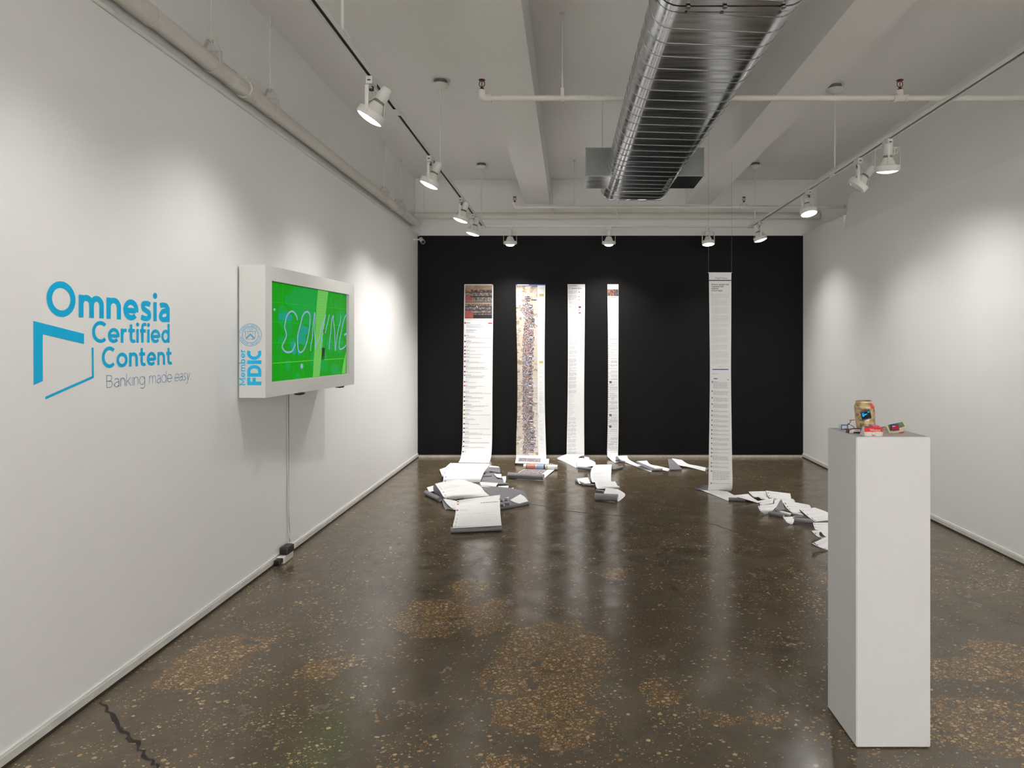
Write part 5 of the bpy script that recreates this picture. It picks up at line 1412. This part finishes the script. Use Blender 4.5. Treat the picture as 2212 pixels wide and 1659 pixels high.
for y in range(640, 980, 3):
    c = cx_(y); w = .19 if y > 655 else .06
    sh.quad(b, U(sh, y), U(sh, y + 3.0), max(.0, c - w + rnd.uniform(-.03, .03)), min(.73, c + w + rnd.uniform(-.03, .05)), IK['print_march'], .0015, uv=True)
    if rnd.random() < .75 and y > 655: sh.quad(b, U(sh, y), U(sh, y + rnd.uniform(1, 2.6)), 0, rnd.uniform(.05, .16), IK['print_trees'], .0014, uv=True)
    if rnd.random() < .5 and y > 810: sh.quad(b, U(sh, y), U(sh, y + 1.0), .55, .73, IK['ink_light'], .0014)
    if rnd.random() < .55: sh.quad(b, U(sh, y), U(sh, y + 2), c + w * .3, min(.72, c + w * .3 + .10), IK[rnd.choice(['print_march', 'print_march', 'ink_navy', 'ink_brown', 'ink_pale'])], .0017, nv=1)
sh.quad(b, U(sh, 644.5), U(sh, 646.5), .33, .50, IK['ink_navy'], .0017); sh.quad(b, U(sh, 647), U(sh, 649), .52, .70, IK['ink_navy'], .0017)
b.build('crowd_picture', INK, ho, recalc=False)
b = MB()
for y in range(620, 978):
    r_ = rnd.random()
    if r_ < .40: textline(b, sh, U(sh, y), .0035, .80, rnd.uniform(.88, .97), rnd.choice(['ink_pale', 'ink_light', 'ink_pale']), rnd, .06)
    if r_ > .88: sh.quad(b, U(sh, y), U(sh, y + 1), .758, .775, IK['ink_grey'], nv=1)
    if y in (635, 726, 780): sh.quad(b, U(sh, y), U(sh, y + 5), .80, .95, IK['ink_yellow'] if y != 726 else IK['ink_pale'])
b.build('printed_text', INK, ho, recalc=False)
sh, o = paper(s2, [(1115, 989, .05), (1113.5, 997, .035), (1113, 1002, .012)], [(1186, 991, .05), (1185.5, 1000, .04), (1183, 1005, .015)], seed=31)
b = MB(); sh.quad(b, .0, sh.total, .08, .75, IK['print_march'], uv=True); b.build('crowd_picture', INK, o, recalc=False)
roll(s2, (1112, 1002.5), (1135, 1004), .010, outer='print_black'); paper(s2, [(1184, 1000, .035), (1185, 1009, .02)], [(1195, 1001, .035), (1198, 1009, .02)], grey=True, seed=32)
sh, o = paper(s2, [(1134, 1012, .012), (1124, 1018, .008), (1112, 1026, .006)], [(1200, 1013, .012), (1189, 1022, .008), (1175, 1034, .004)], seed=33)
b = MB(); sh.quad(b, .0, sh.total, .02, .78, IK['print_march'], uv=True); b.build('crowd_picture', INK, o, recalc=False)
ro = roll(s2, (1131.5, 1007.5), (1204.5, 1009.5), .0285, outer='paper_white', inner='paper_back', h=.006)
a = F(1131.5, 1007.5, .0345); c = F(1204.5, 1009.5, .0345)
for (t0, t1, m_) in ((.10, .36, 'print_peach'), (.38, .60, 'print_paleblue'), (.60, .64, 'ink_navy'), (.08, .10, 'ink_brown'), (.66, .72, 'bill_cream')):
    b = MB(); b.tube([a.lerp(c, t0), a.lerp(c, t1)], .0294, 16, cap=False); b.build('print_band', m_, ro)
roll(s2, (1098, 1027), (1174.5, 1031), .033)

# ---------------------------------------------------------------- scroll 3: article column
s3 = scroll_root('paper_scroll', 1244, 'narrow scroll with one grey text column, its loose end tumbling into curls')
sh, ho = hang(s3, [(1226, 614, WY), (1226.8, 720, WY), (1226.5, 820, WY), (1225.5, 900, WY - .01), (1224.5, 950, WY - .04), (1224, 985, 7.88)],
              [(1263.8, 614, WY), (1263, 720, WY), (1262, 820, WY), (1261.8, 900, WY - .01), (1262, 950, WY - .04), (1262.2, 985, 7.88)])
b = MB(); rnd = random.Random(13)
sh.quad(b, U(sh, 617), U(sh, 618), .05, .55, IK['ink_red'])
vv, ff = text2d('Norfolk News', .012)
zt0 = U(sh, 624); b.add([sh.at(zt0 - y * .021, .22 + x * .021 / .212, .0013) for x, y in vv], ff, IK['ink_navy'])
dots(b, sh, U(sh, 622), .10, .012, .055, 'ink_light')
y = 629.0
while y < 978:
    n_ = rnd.randint(3, 9)
    if 852 < y < 900: n_ = 1
    for k in range(n_):
        textline(b, sh, U(sh, y), .0052, .05, rnd.uniform(.50, .56) if k < n_ - 1 else rnd.uniform(.2, .5), 'ink_light', rnd, .2); y += 1.25
    y += rnd.uniform(1.3, 2.6)
for y, m_ in ((630, 'ink_blue'), (640, 'ink_orange'), (647, 'ink_orange'), (661.5, 'ink_brown'), (663.5, 'ink_brown'), (669, 'ink_red'), (675, 'ink_brown')): sh.quad(b, U(sh, y), U(sh, y + 2), .63, .63 + (.14 if m_ == 'ink_brown' else .06), IK[m_], nv=1)
b.build('printed_text', INK, ho, recalc=False)
paper(s3, [(1224, 981, .06), (1210, 986.5, .03), (1204, 991, .012), (1218, 997, .003), (1243, 1010, .002)], [(1262, 982, .06), (1250, 988, .045), (1247, 994, .03), (1250, 1002, .015), (1252, 1009, .006)], seed=41)
roll(s3, (1266, 991), (1283, 994), .010); paper(s3, [(1262, 986, .03), (1263, 990, .03)], [(1272, 988, .03), (1274, 991, .03)], seed=42)
paper(s3, [(1245, 989, .065), (1246, 1000, .045), (1249, 1011.5, .004)], [(1268, 990, .05), (1285, 998, .045), (1286, 1006, .03)], seed=43, txt=1)
roll(s3, (1249, 1011), (1281, 1014), .0185)
paper(s3, [(1284, 1004, .05), (1277, 1015, .04), (1275.5, 1029, .03), (1279, 1042, .02)], [(1321.5, 1003.5, .065), (1320.5, 1017, .04), (1320, 1030, .03), (1320.5, 1042, .022)], seed=44, txt=1)
roll(s3, (1322, 1015.5), (1344, 1009.5), .0175); paper(s3, [(1322, 1004, .05), (1323, 1013, .03)], [(1330, 1008, .035), (1330, 1013, .03)], seed=45, grey=True)
paper(s3, [(1246, 1034, .04), (1251, 1045, .012)], [(1270, 1031, .045), (1276, 1044, .02)], seed=46); roll(s3, (1244, 1039), (1263, 1047), .013); roll(s3, (1262, 1047), (1284, 1048.5), .013); roll(s3, (1271, 1026), (1275, 1040), .011, h=.01)
paper(s3, [(1285, 1041, .03), (1287, 1050, .03), (1290, 1056, .012)], [(1329, 1040, .03), (1334, 1049, .03), (1338, 1055, .012)], seed=47, txt=1); roll(s3, (1290, 1052.5), (1338, 1053), .0135, outer='paper_white', inner='paper_back', h=.006)
roll(s3, (1288, 1060), (1304, 1062), .013); paper(s3, [(1309, 1054, .03), (1305, 1066, .012), (1308, 1077, .003)], [(1335, 1057, .025), (1351, 1069, .01), (1336, 1084, .003)], seed=48, txt=1)
roll(s3, (1285.5, 1073), (1334.5, 1076), .034)

# ---------------------------------------------------------------- scroll 4: narrowest
s4 = scroll_root('paper_scroll', 1324, 'narrowest scroll with a small dark photo on top, trailing sideways in zigzag folds')
sh, ho = hang(s4, [(1312, 614, WY), (1313.2, 720, WY), (1313.5, 820, WY), (1313, 900, WY - .01), (1312, 950, WY - .03), (1311.5, 978, 7.90), (1313, 988, 7.84)],
              [(1336, 614, WY), (1336, 720, WY), (1335.8, 820, WY), (1336.3, 900, WY - .01), (1335.8, 950, WY - .03), (1335, 978, 7.90), (1335, 988, 7.84)])
b = MB(); rnd = random.Random(14)
textline(b, sh, U(sh, 616), .005, .05, .35, 'ink_grey', rnd, .12)
for y in (618.5, 620): textline(b, sh, U(sh, y), .004, .08, .95, 'ink_grey', rnd, .15)
sh.quad(b, U(sh, 623), U(sh, 624.2), .85, 1, IK['ink_yellow'])
sh.quad(b, U(sh, 625), U(sh, 639.8), 0.01, .99, IK['print_night'], .0013, uv=True)
textline(b, sh, U(sh, 642), .006, .32, .8, 'ink_dark', rnd, .12)
y = 647.0
while y < 976:
    c_ = rnd.choice(['ink_dark', 'ink_dark', 'ink_grey', 'ink_red', 'ink_orange', 'ink_brown'])
    sh.quad(b, U(sh, y), U(sh, y + 1.3), .04, .10, IK[c_], nv=1)
    if any(abs(y - k) < 2.6 for k in (825, 893, 919)):
        sh.quad(b, U(sh, y), U(sh, y + 5), .13, .35, IK['ink_brown'], nv=1); sh.quad(b, U(sh, y + 2), U(sh, y + 5), .18, .30, IK['ink_sky'], .0014, nv=1)
        for k in range(3): textline(b, sh, U(sh, y + 1 + k * 1.4), .004, .40, .93, 'ink_light', rnd, .15)
        y += 7; continue
    for k in range(rnd.choice([1, 1, 2, 3])): textline(b, sh, U(sh, y + k * 1.3), .0048, rnd.choice([.16, .16, .3]), .93 if rnd.random() < .8 else .6, 'ink_grey' if rnd.random() < .5 else 'ink_light', rnd, .2)
    y += rnd.uniform(3.8, 5.6)
b.build('printed_text', INK, ho, recalc=False)
paper(s4, [(1312, 985, .035), (1319, 993, .008), (1328, 999.5, .003)], [(1335, 986, .035), (1338, 992, .018), (1342, 997, .012)], seed=51)
roll(s4, (1330.5, 995.5), (1350, 998), .0135); paper(s4, [(1329.5, 987, .05), (1330, 994, .03)], [(1333.5, 985.5, .055), (1340, 993, .035)], grey=True, seed=52)
paper(s4, [(1333, 985, .055), (1339, 992, .033), (1351, 998.5, .008), (1378, 1009, .003), (1406, 1019.5, .002)], [(1355, 984, .055), (1358, 992, .035), (1374, 1001, .012), (1394, 1008.5, .006), (1414, 1016, .004)], seed=53, txt=1)
paper(s4, [(1373, 998, .06), (1388, 1007, .035), (1406, 1015, .015)], [(1377, 996.5, .062), (1394, 1004, .04), (1412, 1011, .025)], grey=True, seed=54); roll(s4, (1407, 1015.5), (1430.5, 1015), .0155)
paper(s4, [(1375.5, 996, .06), (1386, 1003, .04), (1408, 1010.5, .022), (1443, 1018, .003)], [(1397.5, 995, .06), (1405, 1003, .038), (1424, 1007, .022), (1447, 1012.5, .008)], seed=55, txt=1)
paper(s4, [(1442.5, 991, .09), (1444.5, 1004, .045), (1447, 1017, .003)], [(1452, 991.5, .09), (1465, 1004, .045), (1472.5, 1012, .02)], grey=True, seed=56); roll(s4, (1446, 1014.5), (1472.5, 1014), .0125)
paper(s4, [(1451, 990, .09), (1462, 1003, .035), (1490, 1009.5, .012), (1523.5, 1018, .003)], [(1473, 993.5, .075), (1486, 1002, .035), (1505, 1006, .015), (1524.5, 1010, .008)], seed=57, txt=1)
roll(s4, (1526, 1013.5), (1540, 1012.5), .0145)

# ---------------------------------------------------------------- scroll 5: free hanging
Y5 = 6.12
s5 = thing('paper_scroll', (P(1556, 0, Y5).x, Y5, 0), 'free hanging newspaper scroll on two wires, its tail piled on the floor behind the plinth', 'paper scroll')
sh, ho = hang(s5, [(1531.3, 589, Y5), (1532.5, 700, Y5), (1533.5, 800, Y5), (1532.5, 900, Y5), (1531, 1000, Y5 - .01), (1530.5, 1040, Y5 - .03), (1529, 1058, Y5 - .02), (1524, 1062, Y5 + .03)],
              [(1579.8, 589, Y5), (1579.5, 700, Y5), (1579, 800, Y5), (1580, 900, Y5), (1581.5, 1000, Y5 - .01), (1582.3, 1040, Y5 - .03), (1580.5, 1058, Y5 - .02), (1574, 1062.5, Y5 + .02)])
def V5(py): return (py - 589) * Y5 / FPX
b = MB(); rnd = random.Random(15); W5 = (1579.8 - 1531.3) * Y5 / FPX
def htext(t, py, v, size, off=.012, mat='ink_dark'):
    vv, ff = text2d(t, off); u0 = V5(py); b.add([sh.at(u0 - y * size, v + x * size / W5, .0014) for x, y in vv], ff, IK[mat])
htext('Daily', 602.5, .27, .023, .03, 'ink_grey'); htext('News', 602.5, .565, .023, .03, 'ink_grey'); sh.quad(b, V5(597.5), V5(602.5), .475, .545, IK['ink_light'])
sh.quad(b, V5(604.8), V5(606.8), 0, 1, IK['ink_navy'])
for t, y in (('Shvarts explains her', 616), ("'repeated self-", 620.3), ('induced', 624.6), ("miscarriages'", 629)): htext(t, y, .11, .0205, .014)
y = 635.0
while y < 786:
    n_ = rnd.randint(5, 9)
    for k in range(n_):
        textline(b, sh, V5(y), .0030, .11, rnd.uniform(.78, .90) if k < n_ - 1 else .4, 'ink_light', rnd, .09); y += 1.75
    y += 2.2
sh.quad(b, V5(797), V5(799), .12, .88, IK['ink_blue']); textline(b, sh, V5(791), .004, .42, .56, 'ink_grey', rnd, .08)
sh.quad(b, V5(817), V5(818.8), .18, .36, IK['ink_blue']); sh.quad(b, V5(820), V5(821), .82, .9, IK['ink_dark'])
textline(b, sh, V5(807), .004, .11, .4, 'ink_grey', rnd, .1); sh.quad(b, V5(823), V5(826), .10, .14, IK['ink_red'])
y = 824.0
while y < 1046:
    sh.quad(b, V5(y), V5(y + 3), .095, .135, IK['ink_navy'], nv=1)
    textline(b, sh, V5(y), .003, .16, .4, 'ink_grey', rnd, .08); y += 1.9
    for k in range(rnd.choice([1, 2, 2, 3, 5, 8, 11])):
        if y > 1050: break
        textline(b, sh, V5(y), .0034, .16, rnd.uniform(.80, .91), 'ink_grey', rnd, .09); y += 1.75
    y += rnd.uniform(3, 4.5)
b.build('printed_text', INK, ho, recalc=False)
b = MB(); tL = P(1531, 589, Y5); tR = P(1580, 589, Y5); b.tube([tL + Vector((-.006, .002, 0)), tR + Vector((.006, .002, 0))], .0032, 8); b.build('top_rod', 'paper_white', s5)
for q, zt in ((tL + Vector((-.002, .002, 0)), ZC), (tR + Vector((.002, .002, 0)), 3.12)):
    b = MB(); b.tube([q, Vector((q.x, q.y, zt))], .0008, 6); b.build('hanging_wire', 'wire', s5)
paper(s5, [(1507, 1050, .045), (1502, 1053, .022), (1503.5, 1057, .004)], [(1533, 1047, .06), (1531, 1055, .03), (1530, 1061, .008)], grey=True, seed=61)
paper(s5, [(1502, 1054, .012), (1530, 1064.5, .004), (1573, 1082, .002)], [(1571, 1061.5, .02), (1581, 1067, .022), (1594, 1074, .012)], seed=62, txt=1)
roll(s5, (1574, 1078), (1609, 1080), .0155)
paper(s5, [(1573, 1071, .062), (1600, 1075.5, .038), (1637.5, 1086.5, .004)], [(1616, 1067, .052), (1627, 1076, .03), (1642, 1084.5, .008)], seed=63, txt=1)
PILE = [([(1617, 1062, .06), (1622, 1068, .045), (1629, 1074, .03)], [(1654, 1061, .06), (1656, 1067, .05), (1660, 1073, .035)], 0),
        ([(1654.5, 1060, .075), (1657, 1067, .06), (1661, 1075, .045)], [(1707, 1066, .07), (1708, 1071, .055), (1709, 1077, .04)], 0),
        ([(1636, 1071, .055), (1644, 1078, .035)], [(1658, 1074, .05), (1662, 1079, .04)], 0),
        ([(1638.5, 1082, .06), (1641, 1087, .045), (1643, 1092, .03)], [(1672.5, 1075, .075), (1671, 1081, .06), (1670, 1087, .045)], 0),
        ([(1673.5, 1071, .085), (1673, 1079, .065), (1672, 1088, .045)], [(1714, 1078, .075), (1716, 1081, .065), (1718, 1084, .055)], 0),
        ([(1635.5, 1093, .06), (1638, 1100, .03), (1648, 1110, .004)], [(1640, 1093, .065), (1645, 1102, .04), (1652, 1110, .01)], 1),
        ([(1637, 1093, .062), (1641, 1102, .042), (1650, 1110, .012)], [(1686, 1086.5, .075), (1672, 1100, .055), (1662, 1110, .012)], 0),
        ([(1685.5, 1080, .10), (1680, 1090, .075), (1673.5, 1102, .05)], [(1688.5, 1079, .10), (1692, 1090, .075), (1695.5, 1101, .05)], 1),
        ([(1688.5, 1080, .098), (1697, 1094, .065), (1709, 1106, .035)], [(1748, 1090.5, .075), (1751.5, 1097, .055), (1744, 1107, .035)], 0),
        ([(1691.5, 1117, .045), (1700, 1128, .02), (1708, 1132.5, .004)], [(1716, 1116, .045), (1715, 1126, .022), (1712, 1132, .006)], 0),
        ([(1726.5, 1101, .085), (1733, 1110, .05), (1756, 1128, .02)], [(1733, 1100, .09), (1742, 1112, .055), (1762, 1128, .025)], 1),
        ([(1727.5, 1100.5, .09), (1741, 1112, .065), (1760, 1127, .03)], [(1760, 1096.5, .09), (1788, 1107, .065), (1805, 1122, .03)], 0),
        ([(1756, 1129, .035), (1758, 1136, .02), (1761, 1144, .003)], [(1798, 1129, .035), (1800, 1138, .02), (1802, 1150, .003)], 0),
        ([(1752, 1147, .052), (1756, 1154, .02), (1774, 1166, .002)], [(1760, 1146, .055), (1765, 1155, .03), (1780, 1165, .004)], 1),
        ([(1753, 1146.5, .055), (1762, 1156, .03), (1777, 1166, .004)], [(1800, 1143, .055), (1804, 1154, .03), (1810, 1166, .004)], 0),
        ([(1770, 1150, .06), (1771, 1157, .03), (1782, 1162, .01)], [(1774, 1149, .062), (1780, 1157, .035), (1788, 1161, .015)], 1),
        ([(1753, 1175, .045), (1757, 1180, .02), (1785, 1189, .002)], [(1760, 1172, .055), (1768, 1180, .03), (1790, 1187, .006)], 1),
        ([(1754, 1174, .05), (1768, 1181, .028), (1788, 1188, .006)], [(1790, 1157, .06), (1800, 1168, .035), (1812, 1182, .006)], 0)]
for i, (L_, R_, g_) in enumerate(PILE): paper(s5, L_, R_, seed=70 + i, txt=0 if g_ else 3, grey=bool(g_))
roll(s5, (1661, 1108), (1693, 1114), .0195); roll(s5, (1660, 1104), (1678, 1105), .014, h=.02)
roll(s5, (1713, 1123), (1757, 1128), .0215); roll(s5, (1715, 1117), (1740, 1118), .014, h=.02)
roll(s5, (1677, 1104), (1710, 1113), .0145, outer='paper_white', inner='paper_back', h=.012); roll(s5, (1712, 1108), (1738, 1114), .014, outer='paper_white', inner='paper_back', h=.01)
